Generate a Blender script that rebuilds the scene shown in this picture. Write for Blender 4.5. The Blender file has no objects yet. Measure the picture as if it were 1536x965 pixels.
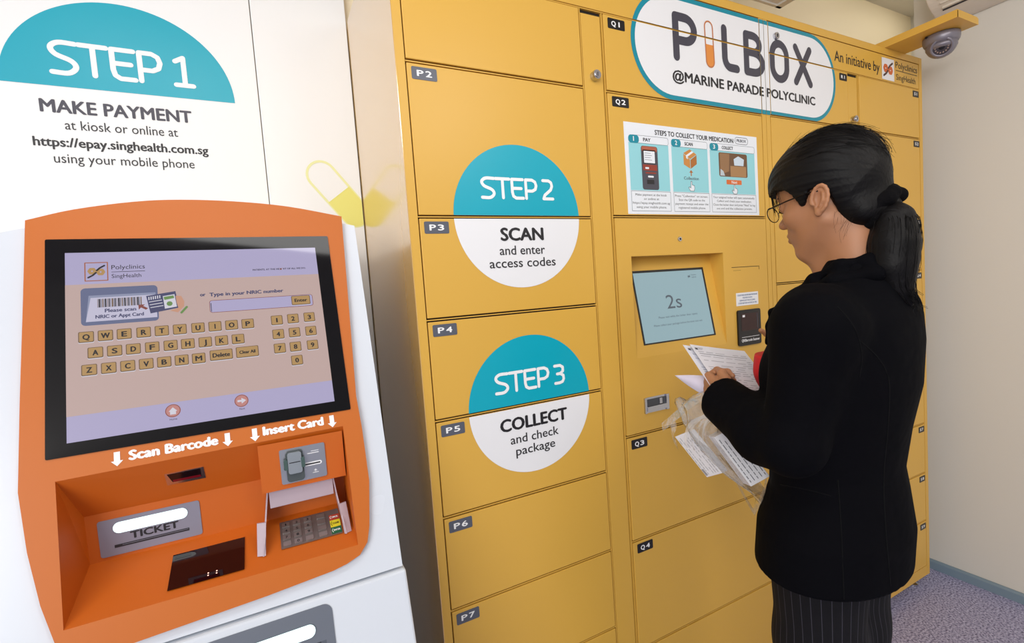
import bpy, bmesh, math, random
import numpy as np
from mathutils import Vector, Matrix, noise
SC = bpy.context.scene
COL = SC.collection
random.seed(7)

# ------------------------------------------------------------------ camera, world, lights, exposure
cam_d = bpy.data.cameras.new('camera'); cam = bpy.data.objects.new('camera', cam_d); COL.objects.link(cam)
cam_d.sensor_width = 36.0; cam_d.lens = 716.78/1536*36; cam_d.clip_start = 0.02
ya, pa, ra = math.radians(-26.5863), math.radians(3.6544), math.radians(-4.1059)
fwd = Vector((-math.sin(ya)*math.cos(pa), math.cos(ya)*math.cos(pa), -math.sin(pa)))
rgt = Vector((math.cos(ya), math.sin(ya), 0)); upv = rgt.cross(fwd)
R_ = rgt*math.cos(ra)+upv*math.sin(ra); U_ = -rgt*math.sin(ra)+upv*math.cos(ra)
m = Matrix((R_, U_, -fwd)).transposed().to_4x4(); m.translation = Vector((-.2179, -1.0222, 1.42))
cam.matrix_world = m
SC.camera = cam
SC.view_settings.view_transform = 'Standard'; SC.view_settings.look = 'None'
SC.view_settings.gamma = 1.0; SC.view_settings.exposure = 0.0
SC.view_settings.use_curve_mapping = False
wd = bpy.data.worlds.new('world'); SC.world = wd; wd.use_nodes = True
wd.node_tree.nodes['Background'].inputs[0].default_value = (0.94, 0.97, 1.0, 1)
wd.node_tree.nodes['Background'].inputs[1].default_value = 0.5
def area(name, loc, target, sx, sy, power, color=(1, 1, 1)):
    l = bpy.data.lights.new(name, 'AREA'); l.shape = 'RECTANGLE'; l.size = sx; l.size_y = sy; l.energy = power; l.color = color
    o = bpy.data.objects.new(name, l); COL.objects.link(o); o.location = loc
    o.rotation_euler = (Vector(target)-Vector(loc)).to_track_quat('-Z', 'Y').to_euler()
    return o
area('window_light', (-3.0, -3.4, 2.1), (0.3, 0.2, 1.4), 2.4, 1.8, 108, (1.0, 0.985, 0.96))
area('ceiling_light_left', (-0.35, -0.8, 2.58), (-0.2, -0.1, 1.2), 1.1, 0.5, 12, (1.0, 0.985, 0.95))
area('ceiling_light_right', (0.9, -2.0, 2.6), (2.4, -0.8, 1.2), 1.2, 0.6, 19, (1.0, 0.95, 0.88))
area('corner_fill_light', (2.75, 0.10, 2.86), (2.7, 0.3, 2.2), 1.1, 0.35, 3.6, (1.0, 0.95, 0.84))  # added fill that brightens the upper back wall, no fixture there

# ------------------------------------------------------------------ materials
def lin(c): c = c/255; return c/12.92 if c <= .04045 else ((c+.055)/1.055)**2.4
def rgb(t): return (lin(t[0]), lin(t[1]), lin(t[2]), 1)
MATS = {}
def mat(name, col, rough=.5, metal=0, emit=0, spec=.5, bump=None, coat=0):
    """bump = (noise scale, strength, distance)"""
    if name in MATS: return MATS[name]
    M = bpy.data.materials.new(name); M.use_nodes = True; nt = M.node_tree; b = nt.nodes['Principled BSDF']
    b.inputs['Base Color'].default_value = rgb(col); b.inputs['Roughness'].default_value = rough
    b.inputs['Metallic'].default_value = metal; b.inputs['Specular IOR Level'].default_value = spec
    b.inputs['Coat Weight'].default_value = coat
    if emit: b.inputs['Emission Color'].default_value = rgb(col); b.inputs['Emission Strength'].default_value = emit
    tc = nt.nodes.new('ShaderNodeTexCoord')
    n = nt.nodes.new('ShaderNodeTexNoise'); nt.links.new(tc.outputs['Object'], n.inputs['Vector'])
    if bump:
        n.inputs['Scale'].default_value = bump[0]; n.inputs['Detail'].default_value = 3
        bp = nt.nodes.new('ShaderNodeBump'); bp.inputs['Strength'].default_value = bump[1]; bp.inputs['Distance'].default_value = bump[2]
        nt.links.new(n.outputs[0], bp.inputs['Height']); nt.links.new(bp.outputs[0], b.inputs['Normal'])
    else:   # faint procedural variation of gloss
        n.inputs['Scale'].default_value = 9
        mr = nt.nodes.new('ShaderNodeMapRange'); mr.inputs['To Min'].default_value = max(.02, rough-.03); mr.inputs['To Max'].default_value = rough+.03
        nt.links.new(n.outputs[0], mr.inputs['Value']); nt.links.new(mr.outputs[0], b.inputs['Roughness'])
    MATS[name] = M; return M
GOLD = mat('gold_paint', (221, 173, 74), .36, bump=(420, .10, .0006), spec=.45)
GOLDS = mat('gold_side_paint', (214, 164, 70), .2, spec=.7, coat=1)
GOLDS.node_tree.nodes['Principled BSDF'].inputs['Coat IOR'].default_value = 2.6; GOLDS.node_tree.nodes['Principled BSDF'].inputs['Coat Roughness'].default_value = .12
GOLDIN = mat('gold_paint_smooth', (205, 152, 58), .4)
DARKGAP = mat('shadow_gap', (20, 13, 8), .8)
TEAL = mat('teal_vinyl', (0, 168, 190), .35)
TEALD = mat('teal_border', (0, 140, 160), .35)
WHITEV = mat('white_vinyl', (238, 238, 240), .35)
INK = mat('ink', (34, 32, 36), .45)
INKG = mat('slate_ink', (68, 66, 78), .4)
BLACKTAG = mat('black_tag', (22, 20, 22), .3)
TAGW = mat('tag_white', (245, 245, 245), .4)
CHROME = mat('chrome', (200, 200, 205), .2, 1)
ORANGE = mat('orange_powder_coat', (196, 102, 20), .48, bump=(600, .05, .0004))
KWHITE = mat('kiosk_white', (216, 222, 231), .26)
BOARD = mat('board_white', (246, 246, 245), .45)

# ------------------------------------------------------------------ mesh builder
_tc = {}
def text_mesh(s, bold):
    k = (s, bold)
    if k in _tc: return _tc[k]
    c = bpy.data.curves.new('t', 'FONT'); c.body = s; c.size = 1; c.offset = bold; c.resolution_u = 3; c.fill_mode = 'FRONT'
    o = bpy.data.objects.new('t', c); COL.objects.link(o)
    dg = bpy.context.evaluated_depsgraph_get(); dg.update()
    me = o.evaluated_get(dg).to_mesh()
    v = [(p.co.x, p.co.y) for p in me.vertices]; f = [tuple(p.vertices) for p in me.polygons if p.normal.z != 0]
    o.evaluated_get(dg).to_mesh_clear(); bpy.data.objects.remove(o); bpy.data.curves.remove(c)
    _tc[k] = (v, f); return _tc[k]
def fill_loops(loops):
    c = bpy.data.curves.new('f', 'CURVE'); c.dimensions = '2D'; c.fill_mode = 'FRONT'
    for lp in loops:
        sp = c.splines.new('POLY'); sp.points.add(len(lp)-1); sp.use_cyclic_u = True
        for q, p in zip(sp.points, lp): q.co = (p[0], p[1], 0, 1)
    o = bpy.data.objects.new('f', c); COL.objects.link(o)
    dg = bpy.context.evaluated_depsgraph_get(); dg.update(); me = o.evaluated_get(dg).to_mesh()
    v = [(p.co.x, p.co.y) for p in me.vertices]; f = [tuple(p.vertices) for p in me.polygons]
    o.evaluated_get(dg).to_mesh_clear(); bpy.data.objects.remove(o); bpy.data.curves.remove(c)
    return v, f
def rrect(u0, u1, v0, v1, r, n=6):
    out = []
    for cx, cy, a0 in ((u1-r, v1-r, 0), (u0+r, v1-r, 90), (u0+r, v0+r, 180), (u1-r, v0+r, 270)):
        for i in range(n+1):
            a = math.radians(a0+90*i/n); out.append((cx+r*math.cos(a), cy+r*math.sin(a)))
    return out
def circ(cx, cy, rx, ry=None, a0=0, a1=360, n=40):
    ry = ry or rx; full = abs(a1-a0-360) < 1e-6
    return [(cx+rx*math.cos(math.radians(a0+(a1-a0)*i/n)), cy+ry*math.sin(math.radians(a0+(a1-a0)*i/n))) for i in range(n if full else n+1)]
PLAIN = lambda u, v, h: (u, v, h)
LOCK = lambda u, v, h: (u, -h, v)            # the locker's front: u = x, v = z, h = out of the front
class MB:
    def __init__(s, mp=PLAIN): s.v = []; s.f = []; s.fm = []; s.mats = []; s.map = mp
    def mi(s, m):
        if m not in s.mats: s.mats.append(m)
        return s.mats.index(m)
    def add(s, vs, fs, m, raw=False):
        o = len(s.v); s.v += [tuple(p) if raw else s.map(*p) for p in vs]; k = s.mi(m)
        for f in fs: s.f.append(tuple(i+o for i in f)); s.fm.append(k)
    def poly(s, pts, h, m): s.add([(p[0], p[1], h) for p in pts], [tuple(range(len(pts)))], m)
    def quad(s, a, b, c, d, m): s.add([a, b, c, d], [(0, 1, 2, 3)], m)
    def prism(s, pts, h0, h1, m, m2=None):
        n = len(pts)
        area = sum(pts[i][0]*pts[(i+1) % n][1]-pts[(i+1) % n][0]*pts[i][1] for i in range(n))
        if area < 0: pts = pts[::-1]
        s.add([(p[0], p[1], h0) for p in pts]+[(p[0], p[1], h1) for p in pts],
              [tuple(range(n-1, -1, -1))]+[(i, (i+1) % n, n+(i+1) % n, n+i) for i in range(n)], m)
        s.add([(p[0], p[1], h1) for p in pts], [tuple(range(n))], m2 or m)
    def box(s, u0, u1, v0, v1, h0, h1, m):
        n = len(s.v)
        s.add([(u, v, h) for h in (h0, h1) for u, v in ((u0, v0), (u1, v0), (u1, v1), (u0, v1))],
              [(3, 2, 1, 0), (4, 5, 6, 7), (0, 1, 5, 4), (1, 2, 6, 5), (2, 3, 7, 6), (3, 0, 4, 7)], m)
    def text(s, t, u0, u1, vb, cap, h, m, bold=0.0):
        v, f = text_mesh(t, 0); hv, _ = text_mesh('H', 0)
        x0 = min(p[0] for p in v); x1 = max(p[0] for p in v); hc = max(p[1] for p in hv)
        k = bold*cap/hc*1.3
        sx = (u1-u0-2*k)/(x1-x0); sy = (cap-2*k*.6)/hc
        offs = [(0, 0)] if not bold else [(-k, 0), (k, 0), (0, k*.6), (0, -k*.6), (-k*.6, 0), (k*.6, 0)]
        for i, (a, b) in enumerate(offs):     # bold faces are struck several times, each a hair higher
            s.add([(u0+k+a+(p[0]-x0)*sx, vb+k*.6+b+p[1]*sy, h+i*1.5e-5) for p in v], f, m)
    def stroke(s, pts, w, h, m, ends=True, n=10):
        for a, b in zip(pts[:-1], pts[1:]):
            dx, dy = b[0]-a[0], b[1]-a[1]; L = math.hypot(dx, dy) or 1; nx, ny = -dy/L*w/2, dx/L*w/2
            s.poly([(a[0]+nx, a[1]+ny), (a[0]-nx, a[1]-ny), (b[0]-nx, b[1]-ny), (b[0]+nx, b[1]+ny)], s.up(h), m)
        for i, p in enumerate(pts):
            if ends or 0 < i < len(pts)-1: s.poly(circ(p[0], p[1], w/2, n=n), s.up(h), m)
    def up(s, h): s.k = (getattr(s, 'k', 0)+1) % 24; return h+s.k*4e-6
    def fill(s, loops, h, m):
        v, f = fill_loops(loops); s.add([(p[0], p[1], h) for p in v], f, m)
    def tube(s, pts, r, m, n=6, raw=False, r2=None):
        P = [Vector(p) for p in pts]; k = len(P); rings = []
        for i, p in enumerate(P):
            t = (P[min(i+1, k-1)]-P[max(i-1, 0)]).normalized()
            a = t.cross(Vector((0, 0, 1)) if abs(t.z) < .9 else Vector((1, 0, 0))).normalized(); b = t.cross(a)
            rr = r if r2 is None else r+(r2-r)*i/(k-1)
            rings.append([p+(a*math.cos(2*math.pi*j/n)+b*math.sin(2*math.pi*j/n))*rr for j in range(n)])
        vs = [tuple(q) for rg in rings for q in rg]
        fs = [(i*n+j, (i+1)*n+j, (i+1)*n+(j+1) % n, i*n+(j+1) % n) for i in range(k-1) for j in range(n)]
        fs += [tuple(range(n)), tuple((k-1)*n+j for j in range(n-1, -1, -1))]
        s.add(vs, fs, m, raw)
    def lathe(s, prof, c, m, axis='z', n=28):
        c = Vector(c); k = len(prof); vs = []
        for r, t in prof:
            for j in range(n):
                a = 2*math.pi*j/n; q = {'z': (r*math.cos(a), r*math.sin(a), t), 'y': (r*math.cos(a), t, r*math.sin(a)), 'x': (t, r*math.cos(a), r*math.sin(a))}[axis]
                vs.append(tuple(c+Vector(q)))
        fs = [(i*n+j, i*n+(j+1) % n, (i+1)*n+(j+1) % n, (i+1)*n+j) for i in range(k-1) for j in range(n)]
        s.add(vs, fs, m)
    def mesh(s, name):
        me = bpy.data.meshes.new(name); me.from_pydata(s.v, [], s.f)
        for m in s.mats: me.materials.append(m)
        me.polygons.foreach_set('material_index', s.fm); me.update(); return me
    def build(s, name, parent=None, bevel=0, smooth=False, label=None, fixn=False, clip=None):
        me = s.mesh(name)
        if clip or fixn or smooth:
            bm = bmesh.new(); bm.from_mesh(me)
            if clip:
                x0, x1, z0, z1 = clip
                for co, no in (((x0, 0, 0), (-1, 0, 0)), ((x1, 0, 0), (1, 0, 0)), ((0, 0, z0), (0, 0, -1)), ((0, 0, z1), (0, 0, 1))):
                    bmesh.ops.bisect_plane(bm, geom=bm.verts[:]+bm.edges[:]+bm.faces[:], plane_co=co, plane_no=no, clear_outer=True)
                if not bm.faces: bm.free(); return None
            if smooth: bmesh.ops.remove_doubles(bm, verts=bm.verts, dist=1e-5)
            if fixn: bmesh.ops.recalc_face_normals(bm, faces=bm.faces)
            bm.to_mesh(me); bm.free()
        o = bpy.data.objects.new(name, me); COL.objects.link(o)
        if parent: put(o, parent)
        if smooth: me.polygons.foreach_set('use_smooth', [True]*len(me.polygons))
        if bevel:
            b = o.modifiers.new('bevel', 'BEVEL'); b.width = bevel; b.segments = 2; b.limit_method = 'ANGLE'; b.angle_limit = math.radians(40)
        if label: o['label'] = label
        return o
def world_loc(o):
    p = Vector(o.location)
    while o.parent: o = o.parent; p += o.location
    return p
def put(o, parent):
    """parent without moving: meshes are written in place coordinates, roots are unrotated Empties"""
    o.parent = parent
    if parent.type == 'EMPTY': o.matrix_parent_inverse = Matrix.Translation(-Vector(parent.location))
def thing(name, label, cat, loc, group=None):
    o = bpy.data.objects.new(name, None); o.empty_display_size = .05; COL.objects.link(o); o.location = loc
    o['label'] = label; o['category'] = cat
    if group: o['group'] = group
    return o
def tag(o, label, cat, group=None):
    o['label'] = label; o['category'] = cat
    if group: o['group'] = group
    return o
def struct(o): o['kind'] = 'structure'; return o
def catmull(pts, n=6):
    P = [Vector((*p, 0)) if len(p) == 2 else Vector(p) for p in pts]; d = len(pts[0]); P = [P[0]*2-P[1]]+P+[P[-1]*2-P[-2]]; out = []
    for i in range(1, len(P)-2):
        for k in range(n):
            t = k/n; a, b, c, e = P[i-1:i+3]
            out.append(.5*((2*b)+(c-a)*t+(2*a-5*b+4*c-e)*t*t+(3*b-a-3*c+e)*t**3))
    out.append(P[-2]); return [tuple(q)[:d] for q in out]
# rounded stroke lettering of the STEP stickers
GLY = {'S': [catmull([(1, 1), (.35, 1), (.03, .83), (.2, .6), (.8, .42), (.97, .2), (.65, .0), (0, 0)], 4)],
       'T': [[(0, 1), (1, 1)], [(.5, 1), (.5, 0)]],
       'E': [[(1, 1), (.05, 1), (.05, .3), (.12, .1), (.35, 0), (1, 0)], [(.05, .52), (.85, .52)]],
       'P': [[(.05, 0), (.05, 1), (.6, 1), (.87, .9), (.96, .7), (.87, .5), (.6, .4), (.05, .4)]],
       '1': [[(.1, .85), (.55, 1), (.55, 0)], [(.05, 0), (1, 0)]],
       '2': [[(0, 1), (.6, 1), (.88, .9), (.95, .7), (.8, .5), (.15, .2), (0, 0), (1, 0)]],
       '3': [[(0, 1), (.6, 1), (.9, .88), (.9, .66), (.6, .53), (.25, .53)], [(.6, .53), (.92, .4), (.95, .2), (.8, .05), (.5, 0), (0, 0)]]}
def glyphs(mb, txt, u0, u1, v0, v1, w, h, m, slant=0):
    """STEP n in stroke letters, letter slots measured on the photographed sticker"""
    slots = {0: (0, .165), 1: (.19, .375), 2: (.405, .565), 3: (.6, .765), 5: (.86, 1.0)}
    for i, ch in enumerate(txt):
        if ch == ' ': continue
        a, b = slots[i]; x0 = u0+(u1-u0)*a; x1 = u0+(u1-u0)*b
        for st in GLY[ch]: mb.stroke([(x0+(x1-x0)*p[0], v0+(v1-v0)*p[1]) for p in st], w, h, m)
def emblem(mb, u0, u1, v0, v1, h, fr, a, b, bg=None):
    w = u1-u0; q = v1-v0; cx = (u0+u1)/2; cy = (v0+v1)/2
    if bg: mb.poly([(u0, v0), (u1, v0), (u1, v1), (u0, v1)], h, bg)
    if fr: mb.stroke([(u0, v0), (u1, v0), (u1, v1), (u0, v1), (u0, v0)], w*.05, h+.0002, fr)
    for sx in (-1, 1):
        c = (cx+sx*w*.19, cy-sx*q*.03)
        mb.stroke(circ(c[0], c[1], w*.13, q*.13, n=6)+[circ(c[0], c[1], w*.13, q*.13, n=6)[0]], w*.15, h+.0003, a)
        mb.stroke([(cx+sx*w*.02, cy+sx*q*.06), (cx+sx*w*.16, cy+sx*q*.2), (cx+sx*w*.36, cy+sx*q*.32)], w*.09, h+.0004, b)

# ------------------------------------------------------------------ the room
def floor_mat():
    M = bpy.data.materials.new('speckled_vinyl'); M.use_nodes = True; nt = M.node_tree; b = nt.nodes['Principled BSDF']
    tc = nt.nodes.new('ShaderNodeTexCoord'); n = nt.nodes.new('ShaderNodeTexNoise'); n.inputs['Scale'].default_value = 150; n.inputs['Detail'].default_value = 3
    r = nt.nodes.new('ShaderNodeValToRGB'); e = r.color_ramp.elements
    e[0].position = .36; e[0].color = rgb((84, 80, 116)); e[1].position = .62; e[1].color = rgb((188, 188, 216))
    x = e.new(.47); x.color = rgb((146, 144, 180))
    nt.links.new(tc.outputs['Object'], n.inputs['Vector']); nt.links.new(n.outputs[0], r.inputs[0]); nt.links.new(r.outputs[0], b.inputs['Base Color'])
    b.inputs['Roughness'].default_value = .45
    return M
WALL = mat('wall_paint', (214, 211, 203), .6, bump=(260, .04, .0005))
WALLB = mat('wall_paint_warm_bounce', (240, 226, 196), .6, bump=(260, .04, .0005))  # yellow bounce off the lockers mixed into the wall colour
CEIL = mat('ceiling_tile', (226, 222, 216), .8, bump=(200, .1, .001))
SKIRT = mat('skirting', (120, 140, 155), .4)
f = MB(); f.box(-3.2, 3.6, -4.2, .62, -.1, 0, floor_mat()); struct(f.build('floor'))
w = MB(); w.box(-3.2, 3.5, .521, .62, 0, 3.0, WALLB); struct(w.build('wall_back'))
w = MB(); w.box(2.408, 2.54, -4.2, .086, 0, 3.0, WALL); struct(w.build('wall_right'))
w = MB(); w.box(3.4, 3.5, .086, .521, 0, 3.0, WALL); w.box(2.54, 3.5, -.01, .086, 0, 3.0, WALL); struct(w.build('wall_recess'))
w = MB(); w.prism([(2.4075, 0.0), (2.394, 0.0), (2.394, .034), (2.400, .042), (2.4075, .042)], -.085, 4.2, SKIRT); w.map = None
for i, p in enumerate(w.v): w.v[i] = (p[0], -p[2], p[1])
struct(w.build('baseboard_right', fixn=True))
c = MB(); c.box(-3.2, 3.5, -4.2, .62, 2.9, 3.0, CEIL); struct(c.build('ceiling'))
c = MB(); c.box(-3.2, 1.928, -1.4, .376, 2.6, 2.615, CEIL); c.box(1.9, 1.934, -1.4, .382, 2.592, 2.635, WALL); c.box(-3.2, 1.934, .37, .382, 2.592, 2.635, WALL)
struct(c.build('ceiling_drop'))

# the white wall boards behind the kiosk
BD = lambda u, v, h: (u, .5-h, v)
bd = thing('wall_panel', 'white wall panel with teal STEP 1 half circle and payment lettering behind the kiosk', 'wall panel', (-.7, .51, 0))
p = MB(BD); p.box(-1.6, -.1945, .0, 2.58, -.02, 0, BOARD); p.build('board', bd, bevel=.0015)
p = MB(BD); p.poly(circ(-.489, 1.985, .236, .214, 0, 180, 60), .0006, TEAL); glyphs(p, 'STEP 1', -.628, -.345, 2.018, 2.088, .0115, .0012, TAGW)
p.build('step_sticker', bd, label='teal half circle sticker reading STEP 1')
p = MB(BD)
p.text('MAKE PAYMENT', -.660, -.357, 1.922, .031, .0008, INKG, .022)
p.text('at kiosk or online at', -.618, -.392, 1.884, .022, .0008, INK)
p.text('https://epay.singhealth.com.sg', -.680, -.328, 1.842, .022, .0008, INK, .018)
p.text('using your mobile phone', -.646, -.363, 1.804, .022, .0008, INK)
p.build('lettering', bd)
bd2 = thing('wall_panel', 'narrow white wall panel with yellow capsule outline between kiosk and lockers', 'wall panel', (-.06, .51, 0))
p = MB(BD); p.box(-.1925, .061, 0, 2.58, -.02, 0, BOARD); p.build('board', bd2, bevel=.0015)
YEL = mat('overlit_yellow_vinyl', (240, 240, 176), .5); YEL2 = mat('yellow_vinyl', (236, 230, 128), .5)  # yellows paled, the wash-out of strong light put into the colour
p = MB(BD)
a = math.radians(-52); ca, sa = math.cos(a), math.sin(a); cc = (-.005, 1.745)
def rot(q): return (cc[0]+q[0]*ca-q[1]*sa, cc[1]+q[0]*sa+q[1]*ca)
rr = .04; L = .07
caps = [rot(q) for q in circ(-L, 0, rr, a0=90, a1=270, n=16)+circ(L, 0, rr, a0=-90, a1=90, n=16)]
p.stroke(caps+[caps[0]], .007, .0006, YEL)
p.poly([rot(q) for q in [(0, rr), (0, -rr)]+circ(L, 0, rr, a0=-90, a1=90, n=16)], .0008, YEL2)
p.build('capsule_sticker', bd2, label='yellow capsule drawing on white panel', clip=(-.19, .06, 0, 3))

# ------------------------------------------------------------------ the locker bank
lk = thing('parcel_locker', 'large golden yellow locker bank with numbered doors and a built in touchscreen', 'locker', (1.16, .25, 0))
X0, X1, ZT = .063, 2.258, 2.251
PZ = [(1.930, 2.121), (1.599, 1.921), (1.3725, 1.591), (1.1455, 1.3635), (.9225, 1.1365), (.7025, .9135), (.484, .694), (.280, .476), (.098, .272)]
QZ = [(1.9285, 2.121), (1.6025, 1.9205), (1.0, 1.594), (.7015, .991), (.3845, .693), (.098, .376)]
RZ = [(1.931, 2.121), (1.384, 1.923), (1.0, 1.376), (.56, .992), (.098, .552)]
SZ = [(1.929, 2.121), (1.608, 1.921), (1.3895, 1.600), (1.1705, 1.381), (.9515, 1.162), (.7325, .943), (.516, .7245), (.304, .508), (.096, .296)]
COLS = {'P': (.087, .5435, PZ), 'Q': (.6215, 1.238, QZ), 'R': (1.285, 1.7215, RZ), 'S': (1.799, 2.232, SZ)}
b = MB(LOCK)
b.box(X0, X0+.0015, .05, ZT, -.5, 0, GOLDS); b.box(X1-.0015, X1, .05, ZT, -.5, 0, GOLD)       # side sheets
b.box(X0+.0016, X1-.0016, ZT-.0015, ZT, -.5, -.0002, GOLD); b.box(X0+.001, X1-.001, .05, .06, -.5, -.001, GOLD); b.box(X0+.002, X1-.002, .061, ZT-.002, -.4995, -.495, GOLD)
b.fill([[(X0+.002, .06), (X1-.002, .06), (X1-.002, ZT-.002), (X0+.002, ZT-.002)], [(.66, 1.19), (1.05, 1.19), (1.05, 1.51), (.66, 1.51)]], -.0085, DARKGAP)  # near-black sheet, its colour stands in for shade inside the door gaps
b.box(X0+.0015, .0840, .0505, ZT-.0016, -.0084, -.0001, GOLD); b.box(2.2355, X1-.0015, .0505, ZT-.0016, -.0084, -.0001, GOLD)           # stiles
b.box(.0841, 2.2354, .0605, .0935, -.0084, -.0004, GOLD); b.box(.0841, 2.2354, 2.2260, ZT-.0016, -.0084, -.0004, GOLD)
b.box(1.2415, 1.2605, .0935, 2.2255, -.0084, -.0008, GOLD); b.box(1.2625, 1.2815, .0935, 2.2255, -.0084, -.0008, GOLD)
for x in (.5478, .6172, 1.7283-.003, 1.7945): b.box(x-.0012, x+.0012, .0935, 2.1235, -.0084, -.002, GOLD)
for x0, x1 in ((.084, 1.2415), (1.2815, 2.2355)): b.box(x0, x1, 2.1212+.0017, 2.1212+.0040, -.0084, -.002, GOLD)
for k, (x0, x1, zs) in COLS.items():
    for (a1, b1), (a2, b2) in zip(zs[:-1], zs[1:]): b.box(x0-.003, x1+.003, (a1+b2)/2-.0012, (a1+b2)/2+.0012, -.0084, -.002, GOLD)
b.build('cabinet_body', lk)
for sx in (.12, .65, 1.26, 1.72, 2.2):
    for y in (.04, .46):
        q = MB(); q.lathe([(0, 0), (.022, 0), (.022, .008), (.009, .014), (.009, .05), (0, .05)], (sx, y, 0), CHROME); q.build('levelling_foot', lk, smooth=False)
# artwork that is cut by the door gaps
art = []
e = .0007
for cz, cx, rad, tx, tv, head, lines in ((1.596, .336, .1695, 'STEP 2', 1.6400, 'SCAN', ('and enter', 'access codes')), (1.141, .3345, .169, 'STEP 3', 1.180, 'COLLECT', ('and check', 'package'))):
    t = MB(LOCK); t.poly(circ(cx, cz, rad, rad, 0, 180, 56), e, TEAL); t.poly(circ(cx, cz, rad, rad, 180, 360, 56), e, WHITEV)
    glyphs(t, tx, cx-.096, cx+.095, tv, tv+.044, .0074, e*2, TAGW)
    hw = .059 if head == 'SCAN' else .095
    t.text(head, cx-hw+.002, cx+hw+.002, cz-.057, .031, e*2, INK, .03)
    for i, s in enumerate(lines):
        w2 = {'and enter': .062, 'access codes': .0905, 'and check': .068, 'package': .0555}[s]
        t.text(s, cx-w2, cx+w2, cz-.090-i*.030, .0215, e*2, INK, .006)
    art.append(('step_sticker', t, 'round teal and white sticker reading %s %s' % (tx, head)))
t = MB(LOCK)   # the PILBOX sign
def stad(x0, x1, z0, z1):
    r = (z1-z0)/2; return circ(x1-r, (z0+z1)/2, r, a0=-90, a1=90, n=30)+circ(x0+r, (z0+z1)/2, r, a0=90, a1=270, n=30)
t.poly(stad(.7105, 1.6475, 1.928, 2.2215), e, TEALD); t.poly(stad(.7245, 1.6345, 1.941, 2.2085), e*1.6, WHITEV)
def big(st, w=.0245): t.stroke(st, w, e*2.4, INKG, n=14)
def arc(cx, cz, rx, rz, a0, a1, n=12): return circ(cx, cz, rx, rz, a0, a1, n)
zt, zb = 2.163, 2.051
big([(.876, zb), (.876, zt), (.913, zt)]+arc(.913, (zt+2.098)/2, .036, (zt-2.098)/2, 90, -90)+[(.876, 2.098)])
big([(1.076, zt), (1.076, zb+.028)]+arc(1.1, zb+.028, .024, .028, 180, 270, 6)+[(1.129, zb)])
big([(1.174, zb), (1.174, zt), (1.205, zt)]+arc(1.205, (zt+2.112)/2, .032, (zt-2.112)/2, 90, -90)+[(1.174, 2.112)])
big([(1.205, 2.112)]+arc(1.208, (zb+2.112)/2, .042, (2.112-zb)/2, 90, -90)+[(1.174, zb)])
ov = arc(1.336, zt-.041, .037, .038, 0, 180, 14)+arc(1.336, zb+.035, .037, .038, 180, 360, 14); big(ov+[ov[0]])
big([(1.421, zt), (1.499, zb)]); big([(1.497, zt), (1.421, zb)])
OR1 = mat('capsule_orange', (226, 142, 62), .4)
cp = [(q[0], q[1]) for q in circ(1.010, 2.155, .0165, a0=0, a1=180, n=14)+circ(1.0125, 2.057, .0165, a0=180, a1=360, n=14)]
t.stroke(cp+[cp[0]], .0045, e*2.4, mat('capsule_line', (196, 120, 70), .4))
t.poly([(.9945, 2.105)]+circ(1.0125, 2.057, .0165, a0=180, a1=360, n=14)+[(1.028, 2.105)], e*2.2, OR1)
t.text('@MARINE PARADE POLYCLINIC', .856, 1.523, 1.983, .0285, e*2.4, INK, .026)
art.append(('logo_sticker', t, 'white rounded sign with a teal border across the lockers'))
t = MB(LOCK)
t.text('An initiative by', 1.645, 1.939, 2.153, .036, e, INK, .004)
emblem(t, 1.955, 2.043, 2.131, 2.2125, e, None, mat('emblem_orange', (214, 104, 46), .4), mat('emblem_dark', (78, 52, 46), .4), WHITEV)
t.text('Polyclinics', 2.055, 2.220, 2.186, .024, e, INK); t.text('SingHealth', 2.058, 2.206, 2.141, .022, e, INK)
t.box(2.057, 2.219, 2.1755, 2.1775, 0, e, INK)
art.append(('sponsor_lettering', t, 'sponsor lettering with an orange emblem'))
def stick_on(door, x0, x1, z0, z1):
    for nm, t, lb in art:
        t.build(nm, door, clip=(x0, x1, z0, z1), label=lb)
def numtag(door, txt, x0, x1, z0, z1, bk):
    t = MB(LOCK); t.prism(rrect(x0, x1, z0, z1, .003, 3), 0, .0008, bk); w = x1-x0
    t.text(txt[0], x0+w*.2, x0+w*.47, z0+.0068, z1-z0-.0135, .0011, TAGW, .03); n1 = txt[1] == '1'; t.text(txt[1], x0+w*(.62 if n1 else .54), x0+w*(.70 if n1 else .8), z0+.0068, z1-z0-.0135, .0011, TAGW, .03); t.build('number_plate', door, label='number plate reading '+txt)
SHEENTAG = mat('black_tag_sheen', (88, 92, 104), .35)  # black tag lightened, a bright reflection put into its colour
for (x0, x1, z0, z1) in ((.087, 1.238, 2.1262, 2.2225), (1.285, 2.232, 2.1262, 2.2225)):
    d = MB(LOCK); d.box(x0, x1, z0, z1, -.008, 0, GOLD); d = d.build('fascia_panel', lk, bevel=.001); stick_on(d, x0, x1, z0, z1)
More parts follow.
